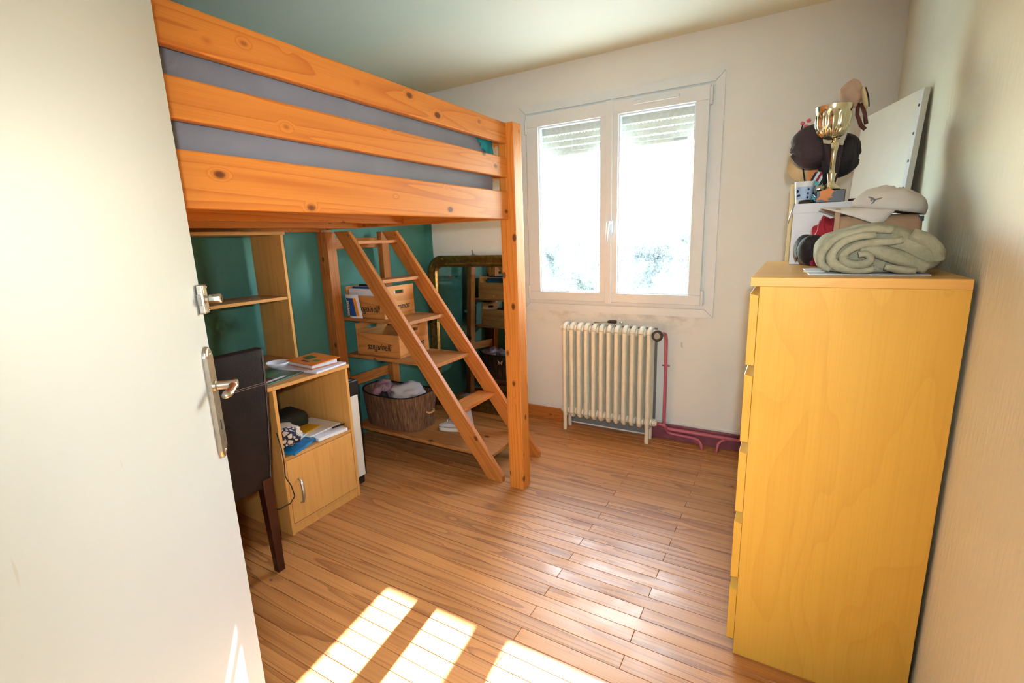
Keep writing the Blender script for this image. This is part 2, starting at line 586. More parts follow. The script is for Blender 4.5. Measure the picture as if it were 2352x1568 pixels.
# hallway behind the camera
struct(obj('floor_hallway', bx(-1.2, 1.2, -1.6, YB - .15, -.12, 0), 'beechX'))
struct(obj('ceiling_hallway', bx(-1.2, 1.2, -1.6, YB - .15, H, H + .1), 'ceil'))
bm = B()
box(bm, -1.3, -1.2, -1.6, YB - .15, -.12, H); box(bm, 1.2, 1.3, -1.6, YB - .15, -.12, H); box(bm, -1.3, 1.3, -1.7, -1.6, -.12, H)
struct(obj('wall_hallway', bm, 'wallb'))

bb = struct(obj('baseboard_window', bx(-1.92, -1.36, YW - .018, YW, 0, .092, .003), 'stairX'))
bb2 = struct(obj('baseboard_painted', bx(-.80, XR, YW - .016, YW, 0, .105, .003), 'purple'))
t1 = struct(obj('trim_1', bx(-1.92, XR, YW - .006, YW, .112, .124, .001), 'wallw'))

# ------------------------------------------------------------------ window
wn = bpy.data.objects.new('window_1', None); C.objects.link(wn); wn.location = (-1.067, YW, WZ0); struct(wn)
ox0, ox1, oz0, oz1 = -1.726, -.407, .839, 2.239
tw = .05
yc = YW - .012
for poly in ([(ox0, oz0), (ox1, oz0), (ox1 - tw, oz0 + tw), (ox0 + tw, oz0 + tw)],
             [(ox0, oz1), (ox0 + tw, oz1 - tw), (ox1 - tw, oz1 - tw), (ox1, oz1)],
             [(ox0, oz0), (ox0 + tw, oz0 + tw), (ox0 + tw, oz1 - tw), (ox0, oz1)],
             [(ox1, oz0), (ox1, oz1), (ox1 - tw, oz1 - tw), (ox1 - tw, oz0 + tw)]):
    cx = sum(p[0] for p in poly) / 4; cz = sum(p[1] for p in poly) / 4
    q = [(cx + (p[0] - cx) * .9985, cz + (p[1] - cz) * .997) for p in poly]
    obj('casing_board', prism(B(), q, 'Y', yc, YW - .0005), 'white', wn)
# fixed frame
fx0, fx1, fz0, fz1 = WX0, WX1, WZ0, WZ1
bm = B()
for (a, b, c_, d) in ((fx0, fx1, fz0, .925), (fx0, fx1, 2.168, fz1), (fx0, -1.655, .925, 2.168), (-.487, fx1, .925, 2.168)):
    box(bm, a, b, YW - .006, YW + .06, c_, d, .002)
obj('frame', bm, 'white', wn)
def sash(x0, x1, gx0, gx1):
    z0, z1, g0, g1 = .918, 2.174, .978, 2.092
    s = B()
    y0, y1 = YW - .032, YW + .035
    for (a, b, c_, d) in ((x0, x1, z0, g0), (x0, x1, g1, z1), (x0, gx0, g0, g1), (gx1, x1, g0, g1)):
        box(s, a, b, y0, y1, c_, d, .003)
    so_ = obj('sash', s, 'white', wn)
    bd = B()
    for poly, in (([(gx0, g0), (gx1, g0), (gx1 - .008, g0 + .008), (gx0 + .008, g0 + .008)],),
                  ([(gx0, g1), (gx0 + .008, g1 - .008), (gx1 - .008, g1 - .008), (gx1, g1)],),
                  ([(gx0, g0), (gx0 + .008, g0 + .008), (gx0 + .008, g1 - .008), (gx0, g1)],),
                  ([(gx1, g0), (gx1, g1), (gx1 - .008, g1 - .008), (gx1 - .008, g0 + .008)],)):
        prism(bd, poly, 'Y', y0 + .016, y1 - .012)
    obj('glazing_bead', bd, 'white', so_)
    obj('glass_pane', bx(gx0 - .004, gx1 + .004, YW + .008, YW + .013, g0 - .004, g1 + .004), 'glass', so_)
    return so_
s1 = sash(-1.662, -1.072, -1.575, -1.129)
s2 = sash(-1.066, -.482, -1.012, -.556)
obj('cover_strip', bx(-1.090, -1.046, YW - .044, YW - .030, .905, 2.180, .004), 'white', wn)
# espagnolette handle on the meeting stile
h = obj('handle_rose', rbox(-1.062, -1.036, YW - .052, YW - .043, 1.375, 1.455, .004), 'white', wn)
bm = B()
tube(bm, [(-1.049, YW - .05, 1.44), (-1.049, YW - .085, 1.44), (-1.052, YW - .094, 1.432), (-1.056, YW - .094, 1.38), (-1.062, YW - .09, 1.318)], [.011, .011, .011, .008, .004], 10)
obj('handle_lever', bm, 'white', h, smooth=True)
for (x, z) in ((-1.668, 2.10), (-1.668, 1.50), (-1.668, .97), (-.474, 2.11), (-.474, .96)):
    hb = B(); lathe(hb, [(.008, 0), (.009, .004), (.009, .088), (.008, .092)], (x, YW - .026, z - .045), 12)
    obj('hinge', hb, 'white', wn, smooth=True, angle=40)
bm = rbox(-.915, -.648, YW - .046, YW - .031, 2.128, 2.150, .004)
v_ = obj('vent_strip', bm, 'white', wn)
obj('vent_slot', bx(-.905, -.658, YW - .0475, YW - .0455, 2.131, 2.134), 'shut', v_)

# roller shutter outside
rs = thing('roller_shutter', 'grey-green roller shutter, nearly raised, outside the window panes', 'shutter', (-1.067, YW + .1, 1.9))
obj('shutter_box', bx(WX0 + .002, WX1 - .002, YW + .075, YW + .245, 2.05, WZ1 - .002, .002), 'shut', rs)
zz = [(2.012, 2.049), (1.972, 2.009), (1.936, 1.968)]
for i, (a, b) in enumerate(zz):
    bm = bx(WX0 + .03, WX1 - .03, YW + .1, YW + .109, a, b - .0035, .002)
    x = WX0 + .03
    while x < WX1 - .045:
        box(bm, x, x + .013, YW + .102, YW + .107, b - .0045, b)
        x += .023
    obj('slat', bm, 'shut', rs)
bbm = obj('bottom_bar', bx(WX0 + .03, WX1 - .03, YW + .097, YW + .112, 1.912, 1.9355, .002), 'shut', rs)
obj('sticker', bx(-.70, -.62, YW + .0958, YW + .0972, 1.918, 1.930), 'silver', bbm)
for x in (WX0 + .004, WX1 - .03):
    obj('guide_rail', bx(x, x + .026, YW + .085, YW + .125, WZ0, 2.05, .002), 'shut', rs)

# garden outside
struct(obj('ground', bx(-30, 30, YW + .25, 60, -.75, -.55), 'grass'))
struct(obj('ground_bounce', bx(-7, 6, YW + .25, 9.0, -.56, -.50), 'concrete'))  # unseen pale terrace, added to bounce sunlight up onto the ceiling
obj('outer_sill', bx(WX0 + .002, WX1 - .002, YW + .062, YW + .30, WZ0 - .03, WZ0 + .004, .003), 'concrete', wn)
def tree(x, y, zc, rx, rz, n, mat, label, seed):
    rnd = random.Random(seed)
    t = thing('garden_tree', label, 'tree', (x, y, -.55), group='trees beyond the window')
    tb = B(); tube(tb, [(x, y, -.55), (x + .05, y, -.3), (x, y, zc - rz * .1)], [.18, .14, .06], 8)
    obj('trunk', tb, 'bark', t, smooth=True)
    vs_, fs_ = [], []
    cl = [(Vector((rnd.uniform(-1, 1) * rx * .65, rnd.uniform(-1, 1) * rx * .5, rnd.uniform(-.8, .8) * rz)), rnd.uniform(.3, .55) * rx) for _ in range(16)]
    for i in range(n):
        c0, rr = rnd.choice(cl)
        d = Vector((rnd.gauss(0, 1), rnd.gauss(0, 1), rnd.gauss(0, 1))).normalized() * rr * rnd.uniform(.6, 1.05)
        p = c0 + d + Vector((x, y, zc)) - Vector((x, y, -.55))
        a = Vector((rnd.gauss(0, 1), rnd.gauss(0, 1), rnd.gauss(0, 1))).normalized() * .10
        b_ = a.cross(Vector((rnd.gauss(0, 1), rnd.gauss(0, 1), rnd.gauss(0, 1)))).normalized() * .055
        i0 = len(vs_)
        vs_ += [p - a, p - b_, p + a, p + b_]; fs_.append((i0, i0 + 1, i0 + 2, i0 + 3))
    me = bpy.data.meshes.new('foliage'); me.from_pydata(vs_, [], fs_); me.materials.append(M[mat])
    f = bpy.data.objects.new('foliage', me); C.objects.link(f); f.parent = t; f['kind'] = 'stuff'
tree(-8.2, 13.5, .55, 1.1, 1.1, 3000, 'leafa', 'dark pointed tree seen through the left pane', 3)
tree(-6.9, 16.0, .25, 1.1, .75, 3000, 'leafa', 'rounded dark shrub low in the left pane', 4)
tree(-4.9, 12.0, .35, .55, .9, 1600, 'leafb', 'yellow-green tree beside the window mullion', 5)
tree(-3.5, 13.5, .35, .85, .8, 2400, 'leafa', 'pale hazy shrub low in the right pane', 6)
tree(-1.9, 12.5, .5, .6, 1.0, 1800, 'leafb', 'yellow-green tree at the right edge of the right pane', 8)

# ------------------------------------------------------------------ door (open, left foreground)
TH = math.radians(48)
EX, EY = -1.075, .544
DW = .80
hx, hy = EX + DW * math.sin(TH), EY - DW * math.cos(TH)
dr = bpy.data.objects.new('door_1', None); C.objects.link(dr); struct(dr)
dr.location = (hx, hy, 0)
dr.rotation_euler = (0, 0, math.atan2(math.cos(TH), -math.sin(TH)))
leaf = obj('leaf', bx(0, DW, 0, .04, .008, 2.03, .0015, 1), 'door', dr, local=True)
px_ = DW - .037
# backplate, keyhole, screws
pl = []
zb, zt, hw = .912, 1.158, .021
for i in range(13):
    a = math.pi * i / 12
    pl.append((px_ + hw * math.cos(a), zt - hw + hw * math.sin(a)))
for i in range(13):
    a = math.pi + math.pi * i / 12
    pl.append((px_ + hw * math.cos(a), zb + hw + hw * math.sin(a)))
bm = prism(B(), pl, 'Y', -.0085, -.0002)
es = [e for e in bm.edges if all(abs(v.co.y + .0085) < 1e-6 for v in e.verts)]
bmesh.ops.bevel(bm, geom=es, offset=.005, segments=3, profile=.5, affect='EDGES')
plate = obj('handle_plate', bm, 'nickel', dr, local=True)
for z in (zb + .016, zt - .016):
    sb = B(); lathe(sb, [(.004, 0), (.0038, -.0012), (.0, -.0018)], (px_, -.0085, z), 10, 'Y')
    obj('screw', sb, 'chrome', plate, local=True, smooth=True)
kb = bx(px_ - .0022, px_ + .0022, -.0092, -.0085, .975, .992); lathe(kb, [(.0038, -.0092), (.0038, -.0085)], (px_, 0, .994), 10, 'Y')
obj('keyhole', kb, 'black', plate, local=True)
bm = B()
lathe(bm, [(.012, -.0085), (.012, -.012), (.0095, -.014), (.0095, -.042), (.0105, -.047), (.009, -.052), (0, -.053)], (px_, 0, 1.073), 16, 'Y')
lev = obj('lever', bm, 'nickel', dr, local=True, smooth=True, angle=50)
bm = B()
tube(bm, [(px_, -.043, 1.073), (px_ - .010, -.045, 1.071), (px_ - .025, -.044, 1.067), (px_ - .042, -.041, 1.064), (px_ - .058, -.039, 1.063)], [.0095, .0092, .0085, .0105, .007], 12, flat=.75)
obj('grip', bm, 'nickel', lev, local=True, smooth=True)
# small rim bolt above
rb = obj('rim_bolt', rbox(DW - .030, DW - .002, -.014, -.0002, 1.225, 1.285, .003), 'nickel', dr, local=True)
bm = B(); lathe(bm, [(.0045, -.014), (.0045, -.018), (.0085, -.020), (.0092, -.040), (.008, -.042), (0, -.0425)], (DW - .014, 0, 1.255), 14, 'Y', rmod=lambda a, z: 1 + .05 * math.cos(7 * a))
obj('thumb_knob', bm, 'chrome', rb, local=True, smooth=True, angle=40)
for z in (1.231, 1.279):
    sb = B(); lathe(sb, [(.003, -.014), (.0028, -.0155), (0, -.016)], (DW - .009, 0, z), 10, 'Y'); obj('screw', sb, 'chrome', rb, local=True, smooth=True)
obj('bolt_tongue', bx(DW - .036, DW - .029, -.010, -.002, 1.243, 1.267, .001), 'chrome', rb, local=True)

# ------------------------------------------------------------------ loft bed
bed = thing('loft_bed', 'honey-stained pine loft bed with three side rails on tall posts', 'bed', (-1.9, 1.1, 0))
PX0, PX1, PY0, PY1, PZ = -1.279, -1.193, 2.105, 2.188, 1.897
obj('post', bx(PX0, PX1, PY0, PY1, 0, PZ, .004), 'pineZ', bed)
obj('post', bx(-2.638, -2.592, 2.085, 2.165, 0, PZ, .004), 'stairZ', bed)
obj('post', bx(PX0, PX1, .01, .093, 0, PZ, .004), 'pineZ', bed)
obj('post', bx(-2.638, -2.592, .01, .093, 0, PZ, .004), 'pineZ', bed)
RX0, RX1 = -1.259, -1.229
rails = ((1.800, 1.8945), (1.6467, 1.7385), (1.4508, 1.5821))
for (a, b) in rails:
    obj('side_rail', bx(RX0, RX1, .093, PY0, a, b, .005), 'pineY', bed)
for (a, b) in ((1.800, 1.8945), (1.6467, 1.7385), (1.452, 1.5821)):
    obj('end_rail', bx(-2.592, PX0, 2.125, 2.153, a, b, .004), 'pineX', bed)
    obj('end_rail', bx(-2.592, PX0, .04, .068, a, b, .004), 'pineX', bed)
obj('wall_rail', bx(-2.625, -2.597, .093, 2.085, 1.439, 1.58, .004), 'pineY', bed)
obj('support_beam', bx(-1.985, -1.940, .068, 2.125, 1.462, 1.532, .004), 'pineY', bed)
obj('support_beam', bx(-2.345, -2.300, .068, 2.125, 1.450, 1.532, .004), 'pineY', bed)
obj('support_beam', bx(-1.300, -1.260, .093, 2.105, 1.490, 1.532, .004), 'pineY', bed)
sl = None
y = .08
while y < 2.04:
    if sl is None:
        sl = obj('slat', bx(-2.595, -1.262, 0, .092, 1.533, 1.551, .002), 'pineX', bed, local=False)
        sl.location.y = y
    else:
        s_ = sl.copy(); C.objects.link(s_); s_.location.y = y
    y += .097

prof_m = []
def arc(cy, cz, ry_, rz_, a0, a1, n=8):
    for i in range(n + 1):
        a = math.radians(a0 + (a1 - a0) * i / n)
        prof_m.append((cy + ry_ * math.cos(a), cz + rz_ * math.sin(a)))
arc(2.036 - .05, 1.553 + .06, .05, .06, -90, 0)
arc(2.036 - .19, 1.832 - .085, .19, .085, 0, 90, 12)
arc(.10 + .06, 1.832 - .06, .06, .06, 90, 180)
arc(.10 + .05, 1.553 + .05, .05, .05, 180, 270)
bm = prism(B(), prof_m, 'X', -2.58, -1.272)
es = [e for e in bm.edges if all(abs(v.co.x + 1.272) < 1e-6 for v in e.verts)]
bmesh.ops.bevel(bm, geom=es, offset=.018, segments=3, profile=.5, affect='EDGES')
mt = obj('mattress', bm, 'matt', None, smooth=True, angle=50)
tag(mt, 'thick grey mattress in fabric cover lying on the loft bed', 'mattress')
bm = B()
def fb(u, v):
    # u along the bed end, v from the bed top down over the edge
    y = 1.850 + .185 * u
    top = 1.838 - .030 * u * u
    dep = .012 + .085 * u
    pl_ = .006 * math.sin(26 * u + 9 * v) + .003 * math.sin(61 * u)
    if v < .4:
        k_ = v / .4
        return (-1.45 + .186 * k_, y, top + .006 * math.sin(14 * u + 6 * k_) * (1 - k_))
    k_ = (v - .4) / .6
    return (-1.266 + pl_ * k_, y + .012 * k_ * math.sin(7 * u), top - dep * k_)
sheet(bm, fb, 30, 16, .004)
tc_ = obj('bed_sheet', bm, 'tealcloth', None, smooth=True)
tag(tc_, 'crumpled teal bed sheet at the window end of the mattress', 'sheet')

# ------------------------------------------------------------------ stair shelf
SY0, SY1 = 2.128, 2.530           # outer faces of the two stringers
st = thing('stair_shelf', 'pine step ladder with deep shelves standing under the loft bed', 'stairs', (-2.0, 2.33, 0))
ang = math.atan2(1.353, 1.018)
dx_, dz_ = math.cos(ang), -math.sin(ang)
def build_stringer(y0, y1, xf, zt):
    L = (zt) / math.sin(ang)
    w_ = .100
    # local frame: X along the stringer going down, Z perpendicular (up/forward)
    bm = B()
    # polygon in (along, perp)
    ct = 1 / math.tan(ang)
    p1 = .08
    a2 = L + (p1 / math.sin(ang) - w_ * math.sin(ang)) / math.cos(ang)
    poly = [(0, 0), (w_ * ct, w_), (a2, w_), (L + p1 * ct, p1), (L, 0)]
    prism(bm, poly, 'Y', 0, y1 - y0)
    es = list(bm.edges)
    bmesh.ops.bevel(bm, geom=es, offset=.003, segments=2, profile=.5, affect='EDGES')
    # rear edge at top: x such that horizontal width is .126
    xt = xf + (.08 - zt) / 1.329 - .126
    o = obj('stringer', bm, 'stairX', st, local=True)
    o.location = Vector((xt, y0, zt)) - st.location
    o.rotation_euler = (0, ang, 0)
    return o
build_stringer(SY0, SY0 + .03, -1.377, 1.437)
build_stringer(SY1 - .03, SY1, -1.335, 1.437)
xr = lambda z: -1.365 + (.08 - z) / 1.329
for z, back in ((1.378, None), (1.136, None), (.888, -2.555), (.640, -2.555), (.392, None), (.137, -2.555)):
    xf = xr(z) - .008
    xb = back if back else xf - .125
    if z < .2: xf = -1.43
    obj('tread' if back is None else 'shelf', bx(xb, xf, SY0 + .030, SY1 - .030, z - .022, z, .002), 'stairY' if back is None else 'shelfX', st)
obj('upright', bx(-2.588, -2.545, 2.082, 2.155, 0, 1.436, .003), 'stairZ', st)
obj('upright', bx(-2.566, -2.520, 2.531, 2.600, 0, 1.436, .003), 'stairZ', st)
obj('cross_rail', bx(-2.588, -2.566, 2.155, 2.531, 1.33, 1.40, .003), 'stairY', st)
obj('cross_rail', bx(-2.586, -2.562, 2.155, 2.531, .40, .47, .003), 'stairY', st)

# wooden crates on the shelves
def crate(name, label, x0, x1, y0, y1, z0, h, t=.009, side='sanguinelli', end='mmos'):
    c = thing(name, label, 'crate', ((x0 + x1) / 2, (y0 + y1) / 2, z0), group='wooden fruit crates')
    obj('base_board', bx(x0, x1, y0, y1, z0, z0 + .006), 'crateX', c)
    hs = h * .68
    for ya in (y0, y1 - t * .7):
        sd_ = obj('side_board', bx(x0 + t, x1 - t, ya, ya + t * .7, z0 + .006, z0 + .006 + hs, .001), 'crateX', c)
        if ya == y0 and side:
            text('lettering', side, .062, 'ink', sd_, basis((x0 + (x1 - x0) * .25, y0 - .0006, z0 + .04), (1, 0, 0), (0, 0, 1)), .35, .0006, width=.82)
    for xa in (x0, x1 - t):
        # end board with a hand slot
        b_ = B()
        ym = (y0 + y1) / 2; zc_ = z0 + h * .80
        box(b_, xa, xa + t, y0, y1, z0 + .006, zc_ - .011)
        box(b_, xa, xa + t, y0, y1, zc_ + .011, z0 + h)
        box(b_, xa, xa + t, y0, ym - .042, zc_ - .011, zc_ + .011)
        box(b_, xa, xa + t, ym + .042, y1, zc_ - .011, zc_ + .011)
        e_ = obj('end_board', b_, 'crateY', c)
        if xa != x0 and end:
            text('lettering', end, .058, 'ink', e_, basis((x1 + .0006, ym - .035 , z0 + h * .24), (0, 1, 0), (0, 0, 1)), .35, .0006, width=.85)
    return c
crate('fruit_crate', 'wooden fruit crate lettered sanguinelli, full of magazines, on the upper shelf', -2.535, -2.195, 2.180, 2.455, .8885, .200)
crate('fruit_crate', 'wooden fruit crate lettered sanguinelli, half empty, on the shelf below', -2.485, -2.105, 2.190, 2.470, .6405, .205)
mags = [(.0, 'paper', .19, .31), (.018, 'paper', .17, .3), (.032, 'bluep', .2, .26), (.05, 'paper', .2, .30), (.068, 'white2', .19, .31), (.09, 'black', .21, .24), (.105, 'paper', .2, .3), (.125, 'blue', .19, .28)]
for i, (dy, mt_, hh, ll) in enumerate(mags):
    m_ = obj('magazine', bx(-2.52, -2.52 + ll, 2.195 + dy, 2.195 + dy + .011, .896, .896 + hh - .012, .001), mt_, None)
    tag(m_, ['white magazine nearest the lettered side of the upper crate', 'second white magazine from the front in the upper crate', 'dark blue magazine in the upper crate', 'white magazine just behind the dark blue one in the upper crate', 'cream magazine in the middle of the upper crate', 'black magazine in the upper crate', 'white magazine behind the black one in the upper crate', 'bright blue magazine at the back of the upper crate'][i], 'magazine', 'magazines in the upper crate')
lb = obj('rolled_cloth', rbox(-2.45, -2.14, 2.24, 2.42, .648, .73, .03, 4), 'canvas', None, smooth=True)
tag(lb, 'pale folded cloth inside the lower fruit crate', 'cloth')
# holiday magazine leaning against the crate
mg = thing('magazine', 'blue and orange holiday magazine leaning on the upper crate', 'magazine', (-2.47, 2.165, .889))
bm = B()
def mfn(u, v):
    return (-2.515 + .115 * u + .022 * v * 0 - .03 * v * 1 + .03, 2.165 - .012 * math.sin(math.pi * u) - .006 + .0 * v, .8895 + .150 * v)
sheet(bm, mfn, 10, 4, .003)
mo = obj('pages', bm, 'paper', mg)
def patch(u0, u1, v0, v1, mt_, nm):
    b_ = B()
    sheet(b_, lambda u, v: Vector(mfn(u0 + (u1 - u0) * u, v0 + (v1 - v0) * v)) + Vector((0, -.0035, 0)), 6, 2, .0006)
    obj(nm, b_, mt_, mg)
patch(.05, .66, .08, .86, 'bluep', 'blue_panel')
patch(.66, .84, .08, .86, 'orange', 'orange_panel')
text('title', 'VIVE LES', .026, 'paper', mg, basis((-2.475, 2.1465, .905), (0, 0, 1), (-1, 0, 0)), 0, .0004)
text('title', 'VACANCES !', .026, 'paper', mg, basis((-2.445, 2.1465, .905), (0, 0, 1), (-1, 0, 0)), 0, .0004, width=.78)

# basket with clothes on the bottom shelf
bk = thing('laundry_basket', 'brown bamboo basket full of clothes on the bottom stair shelf', 'basket', (-2.26, 2.335, .138))
bcx, bcy, brx, bry = -2.285, 2.335, .262, .150
def bout(t, sc=1.0):
    a = 2 * math.pi * t
    e = .62
    c, s = math.cos(a), math.sin(a)
    return (bcx + sc * brx * math.copysign(abs(c) ** e, c), bcy + sc * bry * math.copysign(abs(s) ** e, s))
bm = B()
sheet(bm, lambda u, v: (*bout(u, .90 + .10 * v), .1385 + .235 * v + .012 * v * math.cos(2 * math.pi * u * 2)), 64, 6, -.006, True)
obj('wall', bm, 'basket', bk, smooth=True, angle=50)
bm = B(); pts = [(*bout(i / 64), .1385 + .235 + .012 * math.cos(4 * math.pi * i / 64)) for i in range(65)]
tube(bm, pts, .006, 8); obj('rim_band', bm, 'leather', bk, smooth=True)
bm = B(); pts = [(*bout(i / 64, .905), .1445) for i in range(65)]
tube(bm, pts, .005, 8); obj('bottom_band', bm, 'leather', bk, smooth=True)
bm = B(); prism(bm, [bout(i / 40, .88) for i in range(40)], 'Z', .139, .146); obj('bottom', bm, 'basket', bk)
bm = B(); tube(bm, [(-2.022, 2.30, .262), (-2.010, 2.31, .252), (-2.008, 2.335, .248), (-2.010, 2.36, .252), (-2.022, 2.37, .262)], .006, 8); obj('handle', bm, 'beech', bk, smooth=True)
def lump(name, label, cat, cen, size, mat, seed, amp=.25, group=None, parent=None, sub=3):
    bm = B()
    bmesh.ops.create_icosphere(bm, subdivisions=sub + 1, radius=1)
    for v in bm.verts:
        p = v.co.copy()
        n_ = mnoise.noise(p * 1.7 + Vector((seed, 0, 0))) * amp + mnoise.noise(p * 4 + Vector((0, seed, 0))) * amp * .45
        q = p * (1 + n_)
        v.co = Vector((q.x * size[0], q.y * size[1], max(q.z, -.75) * size[2])) + Vector(cen)
    o = obj(name, bm, mat, parent, smooth=True)
    if label: tag(o, label, cat, group)
    return o
lump('shirt', 'crumpled off-white shirt with a red stripe in the basket', 'shirt', (-2.21, 2.335, .345), (.135, .105, .085), 'shirt', 3, .3)
bm = B(); sheet(bm, lambda u, v: (-2.285 + .15 * u, 2.262 + .02 * u + .02 * v, .405 - .035 * u * u + .012 * v), 10, 2, .002)
tag(obj('ribbon', bm, 'red', None, smooth=True), 'red ribbon stripe across the shirt in the basket', 'ribbon')
lump('plastic_bag', 'clear bag with pink clothes in the basket', 'bag', (-2.41, 2.33, .335), (.085, .10, .085), 'plasticbag', 9, .35)
lump('sock', 'black bundled sock between bag and shirt in the basket', 'sock', (-2.335, 2.24, .345), (.034, .03, .030), 'capblack', 12, .2)

# canvas high-top shoe
sh = thing('high_top_shoe', 'light grey canvas high-top shoe on the bottom stair shelf', 'shoe', (-1.82, 2.40, .138))
ang_s = math.radians(8)
def shoe_sec(t):
    # t 0 toe .. 1 heel ; returns x, half width, height of upper
    w_ = .034 + .014 * math.sin(math.pi * min(1, t * 1.05)) if t > .03 else .028
    return w_
sole, upper = B(), B()
Ls = .235
def foot(u, sc=1.0, ex=0):
    a = 2 * math.pi * u
    c, s = math.cos(a), math.sin(a)
    e = .75
    lx = (Ls / 2 + ex) * math.copysign(abs(c) ** e, c)
    wv = (.043 if c < 0 else .037) + ex
    return Vector((lx, wv * math.copysign(abs(s) ** e, s), 0)) * sc
Rm = Matrix.Translation((-1.845, 2.385, .1385)) @ Matrix.Rotation(math.radians(20), 4, 'Z')
pr = [(0, -.004), (.0, 0), (.012, .002), (.026, .002), (.030, -.001)]
sheet(sole, lambda u, v: Rm @ (foot(u, 1, .002) + Vector((0, 0, .030 * v))), 40, 3, 0, True)
bmesh.ops.holes_fill(sole, edges=[e for e in sole.edges if e.is_boundary])
so_ = obj('sole', sole, 'rubber', sh, smooth=True, angle=50)
ln = B(); tube(ln, [Rm @ (foot(i / 40, 1, .0028) + Vector((0, 0, .027))) for i in range(41)], .0014, 6)
obj('sole_line', ln, 'navy', so_)
def up_fn(u, v):
    f = foot(u, 1 - .12 * v)
    t = (f.x / Ls) + .5         # 0 toe(-x) .. 1 heel
    tt = max(0, min(1, (t - .38) / .35))
    top = .045 + .115 * (tt * tt * (3 - 2 * tt))
    k_ = 1 - .42 * v * (1 - tt) - .12 * v * tt
    return Rm @ Vector((f.x * (1 - .0 * v) + (.018 * v if t < .5 else -.004 * v), f.y * k_, .028 + (top - .028) * v))
sheet(upper, up_fn, 40, 8, 0, True)
bmesh.ops.holes_fill(upper, edges=[e for e in upper.edges if e.is_boundary and all((Rm.inverted() @ v.co).z > .04 for v in e.verts)])
obj('upper', upper, 'canvasshoe', sh, smooth=True, angle=60)
lp = B(); obox(lp, Rm @ Vector((Ls / 2 + .002, 0, .016)), (.003, .02, .013), (0, 0, math.radians(20)))
obj('heel_patch', lp, 'red', sh)
lc = B()
for i in range(5):
    a = Vector((-.055 + .017 * i, -.016, .062 + .019 * i)); b_ = Vector((-.055 + .017 * i, .016, .062 + .019 * i))
    tube(lc, [Rm @ a, Rm @ Vector((a.x - .004, 0, a.z + .006)), Rm @ b_], .0022, 6)
obj('laces', lc, 'paper', sh, smooth=True)
pp = obj('paper_sheet', bx(-2.56, -2.30, 2.50, 2.73, .0006, .0016), 'paper', None)
tag(pp, 'white sheet lying on the floor behind the stair shelf', 'paper')

# ------------------------------------------------------------------ mirror leaning on the window wall
mr = thing('wall_mirror', 'gilt framed mirror with rounded top corners leaning under the loft bed', 'mirror', (-2.15, 3.05, 0))
MX0, MX1, MH = -2.585, -1.735, 1.245
lean = math.atan2(.06, MH)
MM = Matrix.Translation((0, 3.055, 0)) @ Matrix.Rotation(-lean, 4, 'X')
def outline(ins, r=.135, n=10):
    x0, x1, z0, z1 = MX0 + ins, MX1 - ins, ins, MH - ins
    rr = max(.01, r - ins)
    p = [(x1, z0), (x1, z1 - rr)]
    for i in range(1, n): a = math.pi / 2 * i / n; p.append((x1 - rr + rr * math.cos(a), z1 - rr + rr * math.sin(a)))
    p += [(x1 - rr, z1), (x0 + rr, z1)]
    for i in range(1, n): a = math.pi / 2 + math.pi / 2 * i / n; p.append((x0 + rr + rr * math.cos(a), z1 - rr + rr * math.sin(a)))
    p += [(x0, z1 - rr), (x0, z0)]
    return p
prof = [(0, 0), (0, -.026), (.006, -.034), (.018, -.038), (.030, -.036), (.052, -.022), (.058, -.021), (.064, -.024), (.070, -.024), (.074, -.019), (.082, -.014), (.088, -.008), (.090, 0)]
bm = B()
loops = []
for ins, yy in prof:
    loops.append([bm.verts.new(MM @ Vector((x, yy, z))) for x, z in outline(ins)])
nL = len(loops[0])
for a, b in zip(loops, loops[1:]):
    for i in range(nL):
        bm.faces.new((a[i], a[(i + 1) % nL], b[(i + 1) % nL], b[i]))
obj('frame', bm, 'gilt', mr, smooth=True, angle=70)
bm = B()
pts = outline(.067)
for i in range(len(pts)):
    a, b = Vector((*pts[i], 0)), Vector((*pts[(i + 1) % len(pts)], 0))
    L = (b - a).length; n_ = max(1, round(L / .0075))
    for j in range(n_):
        q = a.lerp(b, j / n_)
        if q.y > .85 or q.y < .25:
            mtx = MM @ Matrix.Translation((q.x, -.0245, q.y))
            bmesh.ops.create_icosphere(bm, subdivisions=1, radius=.0028, matrix=mtx)
be = obj('bead_row', bm, 'gilt', mr, smooth=True); be['kind'] = 'stuff'
bm = B(); prism(bm, outline(.086), 'Y', -.006, -.002)
bmesh.ops.transform(bm, matrix=MM, verts=bm.verts)
gl_ = obj('mirror_glass', bm, 'mirror', mr)
bm = B(); prism(bm, outline(.004), 'Y', .0, .004); bmesh.ops.transform(bm, matrix=MM, verts=bm.verts)
obj('back_board', bm, 'darkwood', mr)
bm = B(); tube(bm, [(-2.145, 3.115, 1.235), (-2.145, 3.10, 1.262), (-2.148, 3.098, 1.285)], .004, 8)
tube(bm, [(-2.165, 3.112, 1.243), (-2.145, 3.104, 1.256), (-2.120, 3.112, 1.243)], .003, 8)
obj('hanging_hook', bm, 'ironstay', mr, smooth=True)
def bfly(x, z, s, mat):
    b_ = B()
    for sx in (-1, 1):
        for (a, b, c_) in (((0, 0), (sx * 1.0, .9), (sx * .9, .1)), ((0, 0), (sx * .8, -.1), (sx * .55, -.8))):
            vv = [b_.verts.new(MM @ Vector((x + p[0] * s, -.0068, z + p[1] * s))) for p in (a, b, c_)]
            b_.faces.new(vv)
    g = list(b_.faces)
    bmesh.ops.solidify(b_, geom=g, thickness=.0006)
    obj('sticker', b_, mat, mr)
bfly(-2.375, 1.075, .018, 'red'); bfly(-2.315, 1.08, .011, 'black'); bfly(-1.955, .935, .018, 'orange')
